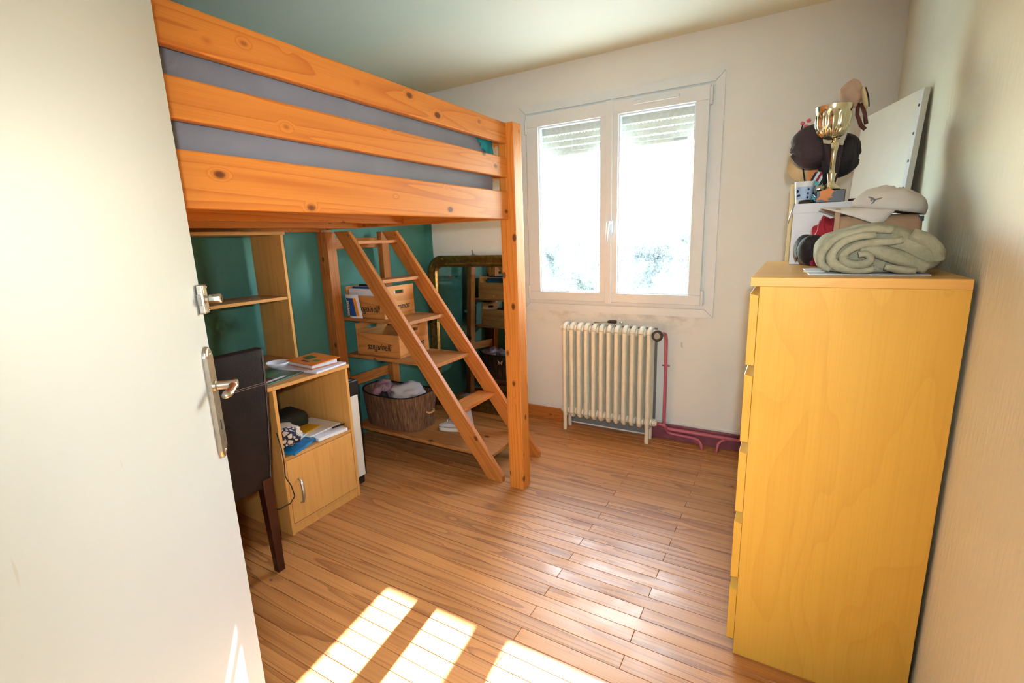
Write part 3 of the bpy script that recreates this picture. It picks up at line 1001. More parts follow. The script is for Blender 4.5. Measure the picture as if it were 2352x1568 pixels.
bfly(-1.975, .97, .008, 'lime'); bfly(-1.938, .895, .008, 'paper'); bfly(-1.915, .42, .022, 'pinkhat')

# ------------------------------------------------------------------ desk with hutch
dk = thing('desk', 'beech laminate desk with cupboard and open hutch under the loft bed', 'desk', (-2.3, 1.1, 0))
DXF, DXB, DY1, DYC, DY0 = -1.976, -2.612, 1.658, 1.240, .52
obj('desk_top', bx(DXB, -1.966, DY0, DY1 + .006, .729, .747, .002), 'beechX', dk)
for y0 in (DY1 - .016, DYC - .006, DY0 + .004):
    obj('side_panel', bx(DXB + .02, DXF, y0, y0 + .016, 0, .729, .0015), 'beech', dk)
obj('shelf_board', bx(DXB + .03, DXF - .004, DYC + .010, DY1 - .016, .378, .394, .001), 'beechX', dk)
obj('bottom_board', bx(DXB + .03, DXF - .004, DYC + .010, DY1 - .016, .035, .051, .001), 'beechX', dk)
obj('plinth', bx(DXF - .02, DXF - .008, DYC + .010, DY1 - .016, .0, .035), 'beech', dk)
obj('back_rail', bx(DXB + .03, DXB + .042, DYC + .010, DY1 - .016, .60, .729), 'beech', dk)
obj('back_rail', bx(DXB + .03, DXB + .042, DY0 + .02, DYC - .006, .45, .729), 'beech', dk)
dd_ = obj('cupboard_door', bx(DXF - .018, DXF - .002, DYC + .013, DY1 - .019, .054, .376, .0015), 'beech', dk)
bm = B(); tube(bm, [(DXF - .004, 1.302, .268), (DXF + .016, 1.302, .258), (DXF + .023, 1.302, .235), (DXF + .025, 1.302, .205), (DXF + .023, 1.302, .175), (DXF + .016, 1.302, .152), (DXF - .004, 1.302, .142)], [.004, .006, .0075, .008, .0075, .006, .004], 10)
obj('handle', bm, 'silver', dd_, smooth=True)
HXF = -2.345
for y0 in (1.628, .56):
    obj('hutch_panel', bx(DXB, HXF, y0, y0 + .016, .747, 1.418, .0015), 'beech', dk)
obj('hutch_shelf', bx(DXB, HXF - .003, .576, 1.628, 1.078, 1.094, .001), 'beechX', dk)
obj('hutch_top', bx(DXB, HXF + .004, .55, 1.655, 1.418, 1.434, .0015), 'beechX', dk)

# things on the desk
def slab(name, label, cat, cen, size, rz, mat, tilt=(0, 0), bev=.001, group=None):
    bm = B(); obox(bm, cen, size, (tilt[0], tilt[1], rz), bev)
    return tag(obj(name, bm, mat, None), label, cat, group)
slab('paper_pad', 'stack of white papers on the desk under the orange book', 'papers', (-2.12, 1.545, .7525), (.30, .20, .010), math.radians(6), 'paper')
ob = thing('book', 'orange hardback book on the white papers', 'book', (-2.115, 1.56, .758))
RZ = math.radians(-4)
bm = B(); obox(bm, (-2.115, 1.56, .772), (.205, .145, .018), (0, 0, RZ)); obj('pages', bm, 'paper', ob)
bm = B(); obox(bm, (-2.115, 1.565, .7835), (.225, .165, .004), (math.radians(3), 0, RZ), .001); cv = obj('cover', bm, 'orange2', ob)
bm = B(); obox(bm, (-2.115, 1.56, .7605), (.22, .155, .003), (0, 0, RZ), .001); obj('cover', bm, 'orange2', ob)
for (dx, dy, sx, sy, mt_) in ((-.04, .01, .07, .05, 'green'), (.05, -.02, .04, .03, 'green'), (.0, -.045, .06, .018, 'brown')):
    bm = B(); obox(bm, (-2.115 + dx, 1.565 + dy, .7858 + dy * .052), (sx, sy, .0006), (math.radians(3), 0, RZ + dx * 4)); obj('cover_print', bm, mt_, cv)
gm = thing('magazine', 'dark green illustrated magazine lying on the desk', 'magazine', (-2.13, 1.285, .7475))
bm = B(); obox(bm, (-2.13, 1.285, .7505), (.225, .30, .006), (0, 0, math.radians(10)), .001); obj('cover', bm, 'greenbook', gm)
for (dx, dy, sx, sy, mt_) in ((-.03, .05, .09, .07, 'green'), (.04, -.03, .07, .10, 'brown'), (.085, -.02, .02, .20, 'paper')):
    bm = B(); obox(bm, (-2.13 + dx, 1.285 + dy, .7538), (sx, sy, .0005), (0, 0, math.radians(10))); obj('cover_print', bm, mt_, gm)
bm = B()
lathe(bm, [(0.0, .0), (.028, .002), (.048, .016), (.058, .034), (.056, .034), (.046, .018), (.026, .006), (0, .005)], (-2.245, 1.455, .7475), 28)
tag(obj('bowl', bm, 'paper', None, smooth=True), 'small white bowl on the desk between magazine and papers', 'bowl')

# things in the open compartment
slab('notebook', 'white binder at the front edge of the desk compartment', 'binder', (-2.10, 1.545, .403), (.235, .17, .016), math.radians(-6), 'card')
slab('magazine', 'white magazine on the binder in the desk compartment', 'magazine', (-2.155, 1.53, .4155), (.22, .20, .007), math.radians(4), 'white2')
slab('notebook', 'yellow notebook on the papers in the desk compartment', 'notebook', (-2.17, 1.485, .4225), (.15, .11, .007), math.radians(14), 'yellow')
slab('document_folder', 'translucent blue plastic folder in the desk compartment', 'folder', (-2.085, 1.345, .4035), (.20, .195, .014), math.radians(20), 'blue', (0, math.radians(0)))
slab('notebook', 'white notebook with red edge on the blue folder', 'notebook', (-2.13, 1.375, .4175), (.13, .13, .012), math.radians(12), 'paper')
slab('pen', 'black pen beside the binder in the desk compartment', 'pen', (-2.03, 1.622, .415), (.10, .007, .007), math.radians(80), 'black')
pch = thing('pencil_case', 'black-green nylon pouch at the back of the desk compartment', 'pouch', (-2.26, 1.43, .42))
bm = rbox(-2.36, -2.19, 1.30, 1.565, .40, .50, .035, 4); wobble(bm, .012, 14, 2); obj('body', bm, 'dgreen', pch, smooth=True)
bm = B(); tube(bm, [(-2.187, 1.39, .475), (-2.180, 1.40, .482), (-2.182, 1.415, .474), (-2.188, 1.40, .468)], .002, 6); obj('zip_pull', bm, 'nickel', pch, smooth=True)
tb_ = thing('tote_bag', 'folded cream canvas bag with navy lettering in the desk compartment', 'bag', (-2.09, 1.33, .42))
def tote_mat():
    m = N('canvas_with_navy_print')
    co = m.coord()
    vo = m.n('TexVoronoi'); vo.feature = 'DISTANCE_TO_EDGE'; m.l(m.coord((1, 1.3, 1)), vo.inputs['Vector']); vo.inputs['Scale'].default_value = 30
    cells = m.rng(vo.outputs['Distance'], .10, .14, 1, 0)
    sp = m.n('SeparateXYZ'); m.l(co, sp.inputs[0])
    reg = m.math('MULTIPLY', m.rng(sp.outputs['X'], .022, .030, 0, 1), m.rng(sp.outputs['Y'], .030, .040, 1, 0))
    reg2 = m.rng(m.noise(m.coord(), 22, 2), .42, .50, 0, 1)
    f = m.math('MULTIPLY', reg, m.math('MAXIMUM', cells, m.math('MULTIPLY', reg2, .0)))
    m.col(m.mix(f, (.60, .49, .38), (.010, .010, .035))); m.rough(.85)
    m.bump(m.noise(co, 200, 4), .2, .004)
    return m.m
M['tote'] = tote_mat()
lump('body', None, None, (-2.10, 1.328, .455), (.112, .092, .050), 'tote', 51, .28, parent=tb_)
# cable beside the desk cupboard
bm = B(); tube(bm, [(-1.975, 1.225, .53), (-1.955, 1.225, .46), (-1.945, 1.222, .40), (-1.935, 1.212, .33), (-1.925, 1.228, .28), (-1.92, 1.235, .225), (-1.93, 1.215, .195), (-1.95, 1.17, .185), (-2.0, 1.12, .19)], .0028, 6)
tag(obj('power_cable', bm, 'black', None, smooth=True), 'thin black cable hanging beside the desk cupboard', 'cable')

# computer case beyond the cupboard
tw_ = thing('computer_case', 'slim white case with black top standing beyond the desk cupboard', 'computer', (-2.25, 1.76, 0))
obj('body', bx(-2.46, -2.06, 1.690, 1.782, .05, .535, .004), 'white2', tw_)
obj('top_cap', bx(-2.465, -2.055, 1.686, 1.790, .535, .622, .006), 'black', tw_)
obj('foot', bx(-2.45, -2.07, 1.690, 1.780, 0, .05, .004), 'black', tw_)
obj('label_strip', bx(-2.20, -2.075, 1.745, 1.765, .6221, .6229), 'silver', tw_)
obj('side_edge', bx(-2.46, -2.06, 1.7825, 1.788, .05, .535, .001), 'black', tw_)

# ------------------------------------------------------------------ chair
ch = thing('dining_chair', 'dark brown leather high-back chair pushed up to the desk', 'chair', (-2.02, .87, 0))
def back(u, v):
    # u across (y .645..1.098), v up
    z = .392 + .566 * v
    x = -1.800 - .055 * v * v + .012 * v
    y = .615 + (.455 + .072 * v) * u
    return x, y, z
bm = B()
n1, n2 = 12, 14
def bb_fn(side):
    return lambda u, v: (back(u, v)[0] - (0 if side else .048), back(u, v)[1], back(u, v)[2])
P = []
for i in range(n1 + 1):
    for j in range(n2 + 1):
        pass
vf = [[bm.verts.new(bb_fn(1)(i / n1, j / n2)) for j in range(n2 + 1)] for i in range(n1 + 1)]
vb = [[bm.verts.new(bb_fn(0)(i / n1, j / n2)) for j in range(n2 + 1)] for i in range(n1 + 1)]
for i in range(n1):
    for j in range(n2):
        bm.faces.new((vf[i][j], vf[i + 1][j], vf[i + 1][j + 1], vf[i][j + 1]))
        bm.faces.new((vb[i][j], vb[i][j + 1], vb[i + 1][j + 1], vb[i + 1][j]))
for j in range(n2):
    bm.faces.new((vf[0][j], vf[0][j + 1], vb[0][j + 1], vb[0][j])); bm.faces.new((vf[n1][j], vb[n1][j], vb[n1][j + 1], vf[n1][j + 1]))
for i in range(n1):
    bm.faces.new((vf[i][0], vb[i][0], vb[i + 1][0], vf[i + 1][0])); bm.faces.new((vf[i][n2], vf[i + 1][n2], vb[i + 1][n2], vb[i][n2]))
bmesh.ops.recalc_face_normals(bm, faces=bm.faces)
es = [e for e in bm.edges if e.calc_face_angle(0) > .8]
bmesh.ops.bevel(bm, geom=es, offset=.012, segments=3, profile=.5, affect='EDGES')
bk_ = obj('backrest', bm, 'leather', ch, smooth=True, angle=60)
for zq in (.745, .757):
    b_ = B(); tube(b_, [Vector(back(i / 12, zq)) + Vector((.0008, 0, 0)) for i in range(13)], .0012, 5); obj('stitching', b_, 'stitch', bk_)
b_ = B(); tube(b_, [Vector(back(.975, .05 + .9 * i / 12)) + Vector((.0008, 0, 0)) for i in range(13)], .0010, 5); obj('stitching', b_, 'stitch', bk_)
obj('seat', rbox(-2.26, -1.83, .62, 1.075, .40, .485, .02, 3), 'leather', ch, smooth=True)
for (xa, ya, xb, yb) in ((-1.815, 1.045, -1.812, 1.052), (-1.815, .645, -1.812, .64), (-2.235, 1.045, -2.24, 1.05), (-2.235, .645, -2.24, .64)):
    b_ = B()
    a1 = [b_.verts.new((xb + sx * .015, yb + sy * .015, 0)) for sx, sy in ((-1, -1), (1, -1), (1, 1), (-1, 1))]
    a2 = [b_.verts.new((xa + sx * .021, ya + sy * .021, .43)) for sx, sy in ((-1, -1), (1, -1), (1, 1), (-1, 1))]
    b_.faces.new(a1[::-1]); b_.faces.new(a2)
    for i in range(4): b_.faces.new((a1[i], a1[(i + 1) % 4], a2[(i + 1) % 4], a2[i]))
    obj('leg', b_, 'darkwood', ch)

# ------------------------------------------------------------------ radiator
rd = thing('radiator', 'old cream cast-iron column radiator under the window', 'radiator', (-1.05, 3.05, 0))
RXa, RP, NR = -1.343, .0532, 12
ry0, ry1 = 2.992, 3.112
def sec(feet):
    bm = B()
    zt_, zb_ = .735, .135
    yc_ = [ry0 + .017, ry0 + .017 + (ry1 - ry0 - .034) / 3, ry0 + .017 + (ry1 - ry0 - .034) * 2 / 3, ry1 - .017]
    for yy in yc_:
        tube(bm, [(0, yy, zb_ + .0), (0, yy, zb_ + .06), (0, yy, .4), (0, yy, zt_ - .06), (0, yy, zt_)], [.0155] * 5, 12)
    for zz_, s in ((zt_, 1), (zb_, -1)):
        pts = []
        for i in range(9):
            a = math.pi * i / 8
            pts.append((0, (ry0 + ry1) / 2 - math.cos(a) * ((ry1 - ry0) / 2 - .0165), zz_ + s * math.sin(a) * .030))
        tube(bm, pts, .0165, 10)
        box(bm, -.012, .012, ry0 + .012, ry1 - .012, zz_ - .026, zz_ + .026, .01)
        lathe(bm, [(.017, -.0266), (.024, -.023), (.026, -.015), (.026, .015), (.024, .023), (.017, .0266)], (0, (ry0 + ry1) / 2, zz_), 16, 'X')
    if feet:
        for yy in (yc_[0], yc_[3]):
            tube(bm, [(0, yy, .14), (0, yy, .06), (0, yy, .03), (0, yy, .0)], [.0145, .013, .014, .013], 10)
    return bm
base_s = obj('section', sec(False), 'cream', rd, smooth=True, angle=45, local=True)
base_s.location = Vector((RXa + RP, 0, 0)) - rd.location
for i in range(2, NR - 1):
    c_ = base_s.copy(); C.objects.link(c_); c_.location = Vector((RXa + RP * i, 0, 0)) - rd.location
fe = obj('section', sec(True), 'cream', rd, smooth=True, angle=45, local=True)
fe.location = Vector((RXa, 0, 0)) - rd.location
c_ = fe.copy(); C.objects.link(c_); c_.location = Vector((RXa + RP * (NR - 1), 0, 0)) - rd.location
xe = RXa + RP * (NR - 1) + .0266
ym_ = (ry0 + ry1) / 2
for z_ in (.735, .135):
    bm = B(); lathe(bm, [(.022, 0), (.026, .004), (.026, .016), (.020, .018), (.020, .028), (.016, .03)], (xe, ym_, z_), 8, 'X'); obj('end_plug', bm, 'cream', rd)
    bm = B(); lathe(bm, [(.012, -.02), (.020, -.014), (.020, 0)], (RXa - .0266, ym_, z_), 8, 'X'); obj('end_plug', bm, 'cream', rd)
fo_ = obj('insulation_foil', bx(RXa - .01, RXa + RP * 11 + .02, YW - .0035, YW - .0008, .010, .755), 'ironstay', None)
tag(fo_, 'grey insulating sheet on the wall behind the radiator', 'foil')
# pipes
pp_ = thing('heating_pipe', 'pink painted heating pipes beside the radiator along the skirting', 'pipe', (-.6, 3.09, 0))
def bend(pts, r, n=5):
    out = [Vector(pts[0])]
    for a, b, c in zip(pts, pts[1:], pts[2:]):
        a, b, c = Vector(a), Vector(b), Vector(c)
        d1 = (a - b).normalized(); d2 = (c - b).normalized()
        k_ = min(r, (a - b).length * .49, (c - b).length * .49)
        p0, p2 = b + d1 * k_, b + d2 * k_
        for i in range(n + 1):
            t = i / n
            out.append(p0 * (1 - t) ** 2 + b * 2 * t * (1 - t) + p2 * t * t)
    out.append(Vector(pts[-1]))
    return out
bm = B(); tube(bm, bend([(-.70, ym_, .735), (-.672, ym_ + .02, .735), (-.672, 3.098, .70), (-.668, 3.10, .40), (-.668, 3.10, .088), (.36, 3.105, .082)], .035), .0115, 12)
obj('supply_pipe', bm, 'pink', pp_, smooth=True)
bm = B(); tube(bm, bend([(xe + .025, ym_, .132), (-.655, ym_, .128), (-.645, 3.10, .060), (-.48, 3.10, .052), (-.435, 3.09, .045), (-.415, 3.06, -.01)], .03), .0105, 12)
obj('return_pipe', bm, 'pink', pp_, smooth=True)
bm = B(); tube(bm, bend([(-.28, 3.105, .078), (-.325, 3.09, .06), (-.335, 3.06, -.01)], .03), .010, 12)
obj('branch_pipe', bm, 'pink', pp_, smooth=True)
bm = B(); lathe(bm, [(.0135, -.006), (.0155, -.003), (.0155, .003), (.0135, .006)], (-.668, 3.10, .52), 12); tube(bm, [(-.692, 3.10, .52), (-.644, 3.10, .52)], .005, 8)
obj('pipe_clip', bm, 'pink', pp_, smooth=True)
vl = thing('radiator_valve', 'black radiator valve wheel with silver hub at the pipe top', 'valve', (-.705, 3.02, .735))
bm = B(); lathe(bm, [(.008, .045), (.013, .04), (.014, 0), (.010, -.002)], (-.703, ym_ - .04, .735), 12, 'Y'); obj('valve_body', bm, 'pink', vl, smooth=True)
bm = B(); lathe(bm, [(.010, -.002), (.032, -.004), (.034, -.010), (.034, -.026), (.030, -.030), (.021, -.030), (.020, -.026), (0, -.026)], (-.703, ym_ - .04, .735), 28, 'Y'); obj('hand_wheel', bm, 'black', vl, smooth=True, angle=40)
bm = B(); lathe(bm, [(.0215, -.0262), (.0215, -.032), (.018, -.034), (.0175, -.030), (.010, -.030), (.0095, -.028), (0, -.028)], (-.703, ym_ - .04, .735), 24, 'Y'); obj('hub', bm, 'chrome', vl, smooth=True, angle=40)
# screwdriver lying on the radiator
sdv = thing('screwdriver', 'black-handled screwdriver lying on top of the radiator', 'tool', (-1.06, 3.05, .782))
bm = B(); tube(bm, [(-1.045, 3.052, .794), (-1.035, 3.052, .797), (-.995, 3.052, .797), (-.985, 3.052, .797)], [.007, .0105, .012, .009], 10); obj('grip', bm, 'black', sdv, smooth=True)
bm = B(); tube(bm, [(-1.14, 3.05, .787), (-1.045, 3.052, .794)], .0032, 8); obj('shaft', bm, 'nickel', sdv, smooth=True)
bm = B(); tube(bm, [(-.962, 3.052, .794), (-.945, 3.052, .794)], [.009, .009], 10); tag(obj('bleed_cap', bm, 'chrome', None, smooth=True), 'small chrome cap on the radiator beside the screwdriver', 'cap')

# ------------------------------------------------------------------ chest of drawers
dx0, dx1, dy0, dy1, dh = -.100, .365, 1.498, 2.296, 1.230
cs = thing('chest_of_drawers', 'tall birch chest of drawers in the right foreground', 'dresser', (.13, 1.9, 0))
px0 = dx0 + .0234
obj('top_board', bx(dx0, dx1, dy0, dy1, 1.205, dh, .0015), 'birchX', cs)
obj('side_panel', bx(px0, dx1, dy0, dy0 + .018, 0, 1.205, .001), 'birch', cs)
obj('side_panel', bx(px0, dx1, dy1 - .018, dy1, 0, 1.205, .001), 'birch', cs)
obj('back_panel', bx(dx1 - .008, dx1, dy0 + .018, dy1 - .018, 0.02, 1.205), 'birch', cs)
obj('carcass_core', bx(px0 + .03, dx1 - .008, dy0 + .018, dy1 - .018, .03, 1.18), 'dark', cs)
for (a, b) in ((.050, .238), (.278, .474), (.508, .708), (.740, .949), (.977, 1.184)):
    segs = [(dy0 + .004, dy1 - .004)] if b < 1.1 else [(dy0 + .004, 1.896), (1.899, dy1 - .004)]
    for (ya, yb) in segs:
        bm = B()
        prism(bm, [(dx0, a), (px0 - .001, a), (px0 - .001, b - .006), (dx0, b)], 'Y', ya, yb)
        es = list(bm.edges); bmesh.ops.bevel(bm, geom=es, offset=.001, segments=1, affect='EDGES')
        df = obj('drawer_front', bm, 'birch', cs)
        obj('finger_rail', bx(px0 + .0, px0 + .03, ya + .016, yb - .016, b - .012, b + .016), 'white2', df)

# ------------------------------------------------------------------ things on the chest
Z0 = dh + .0006
slab('envelope', 'white paper sheet under the folded blanket', 'paper', (.165, 1.70, Z0 + .0015), (.265, .24, .003), math.radians(3), 'card')
ev = obj('letter', prism(B(), [(.026, 1.64), (.090, 1.655), (.085, 1.80), (.045, 1.80)], 'Z', Z0 + .0035, Z0 + .005), 'card', None)
tag(ev, 'white folded letter showing at the left of the blanket', 'paper')

# rolled blanket: a thick strip following a spiral, its rolled end towards the viewer
bl = thing('blanket', 'rolled grey-green fleece blanket on the chest of drawers', 'blanket', (.19, 1.7, Z0))
hull = [(.048, 1.285), (.053, 1.312), (.072, 1.334), (.10, 1.348), (.14, 1.359), (.18, 1.363), (.22, 1.359), (.26, 1.348), (.295, 1.330), (.322, 1.306), (.334, 1.280), (.330, 1.256), (.31, 1.240), (.27, 1.234), (.20, 1.232), (.14, 1.2315), (.095, 1.234), (.066, 1.243), (.051, 1.262)]
def smooth_loop(pts, n):
    out = []
    L = len(pts)
    for i in range(L):
        p0, p1, p2, p3 = [Vector((*pts[(i + k_) % L], 0)) for k_ in (-1, 0, 1, 2)]
        for j in range(n):
            t = j / n
            q = .5 * ((2 * p1) + (-p0 + p2) * t + (2 * p0 - 5 * p1 + 4 * p2 - p3) * t * t + (-p0 + 3 * p1 - 3 * p2 + p3) * t ** 3)
            out.append((q.x, q.y))
    return out
def smooth_open(pts, n=6):
    out = []
    P_ = [Vector(p) for p in pts]
    P_ = [P_[0] * 2 - P_[1]] + P_ + [P_[-1] * 2 - P_[-2]]
    for i in range(1, len(P_) - 2):
        p0, p1, p2, p3 = P_[i - 1:i + 3]
        for j in range(n):
            t = j / n
            out.append(.5 * ((2 * p1) + (-p0 + p2) * t + (2 * p0 - 5 * p1 + 4 * p2 - p3) * t * t + (-p0 + 3 * p1 - 3 * p2 + p3) * t ** 3))
    out.append(P_[-2])
    return out
hl = smooth_loop(hull, 4)
hcx, hcz = .185, 1.29
NYb = 18
bm = B()
rows = []
for j in range(NYb + 1):
    v = j / NYb
    e = math.sin(math.pi * min(1, max(0, v))) ** .30 if 0 < v < 1 else 0
    sc_ = .80 + .20 * e
    if j in (0, NYb): sc_ = .78
    row = []
    for (x, z) in hl:
        yy = 1.602 + .235 * v + (.012 * math.sin(x * 30)) * (1 - v)
        q = Vector((hcx + (x - hcx) * sc_, yy, hcz + (z - hcz) * sc_))
        nn = mnoise.noise(q * 13) * .010 + mnoise.noise(q * 31) * .003
        if z > 1.25: q += Vector((x - hcx, 0, (z - hcz) * 2)).normalized() * nn
        q.z = max(q.z, Z0 + .004)
        row.append(bm.verts.new(q))
    rows.append(row)
nh = len(hl)
for a, b in zip(rows, rows[1:]):
    for i in range(nh): bm.faces.new((a[i], a[(i + 1) % nh], b[(i + 1) % nh], b[i]))
bm.faces.new(rows[0]); bm.faces.new(rows[-1][::-1])
obj('roll', bm, 'blanket', bl, smooth=True, angle=70)
def fold(pts, r, y, dy=0):
    P_ = smooth_open([(x, y + dy * i / len(pts), z) for i, (x, z) in enumerate(pts)])
    n_ = len(P_)
    rs_ = [r * (.75 + .25 * math.sin(math.pi * i / (n_ - 1))) for i in range(n_)]
    b_ = tube(B(), P_, rs_, 12)
    wobble(b_, .004, 22, r * 100)
    for v in b_.verts: v.co.z = max(v.co.z, Z0 + .004)
    obj('fold', b_, 'blanket', bl, smooth=True)
fold([(.215, 1.345), (.165, 1.350), (.115, 1.338), (.080, 1.318), (.063, 1.290), (.066, 1.262), (.088, 1.248)], .0125, 1.600)
fold([(.180, 1.335), (.140, 1.332), (.108, 1.315), (.090, 1.292), (.090, 1.268), (.112, 1.250), (.150, 1.244), (.185, 1.247)], .0125, 1.592)
fold([(.235, 1.322), (.195, 1.318), (.160, 1.312), (.128, 1.300), (.114, 1.282), (.125, 1.264), (.150, 1.258), (.172, 1.268), (.165, 1.285), (.147, 1.284)], .0115, 1.585)
fold([(.150, 1.300), (.190, 1.292), (.225, 1.278), (.262, 1.262), (.295, 1.250)], .020, 1.598)
fold([(.205, 1.255), (.240, 1.246), (.272, 1.243)], .0115, 1.585)
fold([(.255, 1.335), (.290, 1.315), (.312, 1.290), (.316, 1.265)], .018, 1.612)

# tan bundle behind the blanket with a white cap on it
tn = thing('tan_bundle', 'tan fabric bundle behind the blanket under the white cap', 'bundle', (.21, 1.9, Z0))
bm = rbox(.103, .325, 1.86, 2.02, Z0, 1.392, .022, 4); wobble(bm, .006, 12, 5); obj('body', bm, 'tan', tn, smooth=True)
for (x, z0_, z1_) in ((.100, 1.30, 1.415),):
    obj('strap', bx(x, x + .014, 1.848, 1.856, z0_, z1_, .002), 'tan', tn)

def cap(name, label, mtx, mat, brim_mat, R=.085, hgt=.11, crush=0, seed=0, brimL=.075, badge=None, group=None, droop=.022):
    c = thing(name, label, 'cap', mtx.translation, group=group)
    bm = B()
    def cf(u, v):
        a = 2 * math.pi * u
        ph = v * math.pi / 2 * .97
        r = R * math.cos(ph) ** .75
        seam = 1 + .010 * abs(math.cos(3 * a))
        z = hgt * math.sin(ph)
        n_ = mnoise.noise(Vector((math.cos(a) * 1.8, math.sin(a) * 1.8, v * 3 + seed)))
        z *= (1 - crush * (0.35 + .5 * n_) * v)
        r *= 1 + .14 * crush * n_
        return mtx @ Vector((r * seam * math.cos(a) * 1.1, r * seam * math.sin(a), z))
    sheet(bm, cf, 36, 12, .0025, True)
    cr = obj('crown', bm, mat, c, smooth=True)
    bm = B()
    def bf(u, v):
        a = math.pi + (u - .5) * math.pi * .95
        rr = R * (1.0 + .02) + brimL * v * math.cos((u - .5) * math.pi * .92) ** .6
        x = 1.1 * R * 1.02 * math.cos(a) - brimL * v * max(0, math.cos((u - .5) * math.pi * .92)) ** .55
        y = R * 1.02 * math.sin(a)
        z = .002 - droop * v - .055 * (abs(u - .5) * 2) ** 2 * v * .7
        return mtx @ Vector((x, y, z))
    sheet(bm, bf, 20, 6, .003)
    obj('brim', bm, brim_mat, c, smooth=True)
    bm = B(); bmesh.ops.create_icosphere(bm, subdivisions=2, radius=.006, matrix=mtx @ Matrix.Translation((0, 0, hgt * (1 - .5 * crush) * .98)))
    obj('button', bm, mat, c, smooth=True)
    return c
wm = Matrix.Translation((.240, 1.925, 1.402)) @ Matrix.Rotation(math.radians(9), 4, 'Y') @ Matrix.Rotation(math.radians(10), 4, 'Z')
wc = cap('baseball_cap', 'crushed white baseball cap with a small leaping-cat emblem', wm, 'capwhite', 'capwhite', .088, .082, .62, 2, .085, droop=.010)
# emblem: a small leaping cat silhouette embroidered on the crown
from mathutils.bvhtree import BVHTree
crown_o = [o for o in wc.children if o.name.startswith('crown')][0]
bvh = BVHTree.FromPolygons([v.co + wm.translation for v in crown_o.data.vertices], [tuple(p.vertices) for p in crown_o.data.polygons])
def on_cap(x, z):
    h_ = bvh.ray_cast(Vector((x, 1.6, z)), Vector((0, 1, 0)))[0]
    return (h_ if h_ is not None else Vector((x, 1.85, z))) + Vector((0, -.0008, 0))
bm = B()
ex_, ez_ = .196, 1.434
for pts, rs_ in (([(-.014, .011), (-.007, .007), (.0, .001), (.010, .004), (.017, .006)], [.0018, .003, .0034, .0018, .001]),
                 ([(.0, .001), (-.003, -.007), (-.008, -.011)], [.003, .002, .001]),
                 ([(-.007, .007), (-.009, .0), (-.006, -.003)], [.0024, .0015, .001])):
    tube(bm, [on_cap(ex_ + a, ez_ + b) for a, b in pts], rs_, 6)
obj('emblem', bm, 'ironstay', wc, smooth=True)
bm = B(); sheet(bm, lambda u, v: (.225 + .05 * u, 1.90 + .05 * v, 1.448 + .006 * math.sin(5 * u) - .012 * u), 8, 3, .002); obj('lining', bm, 'red', wc, smooth=True)
obj('label_tab', bx(.300, .322, 1.87, 1.88, 1.368, 1.384, .001), 'black', wc)

# black cap and red cap at the left
cap('baseball_cap', 'black cap lying on its side against the white box', Matrix.Translation((.052, 1.90, 1.282)) @ Matrix.Rotation(math.radians(70), 4, 'X') @ Matrix.Rotation(math.radians(-60), 4, 'Z'), 'capblack', 'capblack', .046, .075, .2, 4, .022)
lump('red_hat', 'crumpled red and crimson cloth hat beside the blanket', 'hat', (.083, 1.955, 1.328), (.038, .04, .062), 'red', 21, .35)
lump('scarf', 'crimson cloth roll with a black band left of the blanket', 'scarf', (.066, 1.88, 1.276), (.032, .05, .052), 'magenta', 25, .25)

# white lidded box
wb = thing('storage_box', 'white cardboard box with a lid at the back of the chest', 'box', (.11, 2.15, Z0))
obj('body', bx(-.016, .225, 2.075, 2.265, Z0, 1.418, .0015), 'card', wb)
obj('lid', bx(-.0185, .2275, 2.0725, 2.2675, 1.412, 1.4455, .002), 'card', wb)
yb_ = obj('wooden_board', bx(-.033, .12, 2.272, 2.284, Z0, 1.53, .001), 'yellowbd', None)
tag(yb_, 'thin pale yellow board standing behind the white box', 'board')

ZB = 1.4461
# printed mug
mu = thing('paper_cup', 'white cup with a pale blue winter print on the white box', 'cup', (.012, 2.125, ZB))
bm = B(); lathe(bm, [(.0, .002), (.023, .0), (.0245, .003), (.0315, .078), (.0305, .078), (.0235, .006), (0, .006)], (.012, 2.125, ZB), 28); cup_ = obj('body', bm, 'card', mu, smooth=True, angle=50)
bm = B(); lathe(bm, [(.0262, .016), (.0306, .060)], (.012, 2.125, ZB), 28, cap=False); obj('print_band', bm, 'mugblue', mu, smooth=True)
for (a, z, s) in ((-2.3, .045, .006), (-2.1, .03, .005), (-1.1, .05, .004), (-1.1, .036, .004), (-1.1, .022, .0045), (-2.35, .028, .004)):
    bm = B(); r_ = .0262 + (z - .016) * .1 + .0006
    bmesh.ops.create_icosphere(bm, subdivisions=1, radius=s, matrix=Matrix.Translation((.012 + r_ * math.cos(a), 2.125 + r_ * math.sin(a), ZB + z)) @ Matrix.Rotation(a, 4, 'Z') @ Matrix.Diagonal((.12, 1, 1, 1)))
    obj('print_mark', bm, 'navy', mu)
bm = B(); lathe(bm, [(0, 0), (.024, 0), (.026, .004), (.022, .012), (0, .014)], (.022, 2.10, ZB), 20); tag(obj('lens_cap', bm, 'capblack', None, smooth=True), 'small round black lid in front of the printed cup', 'lid')

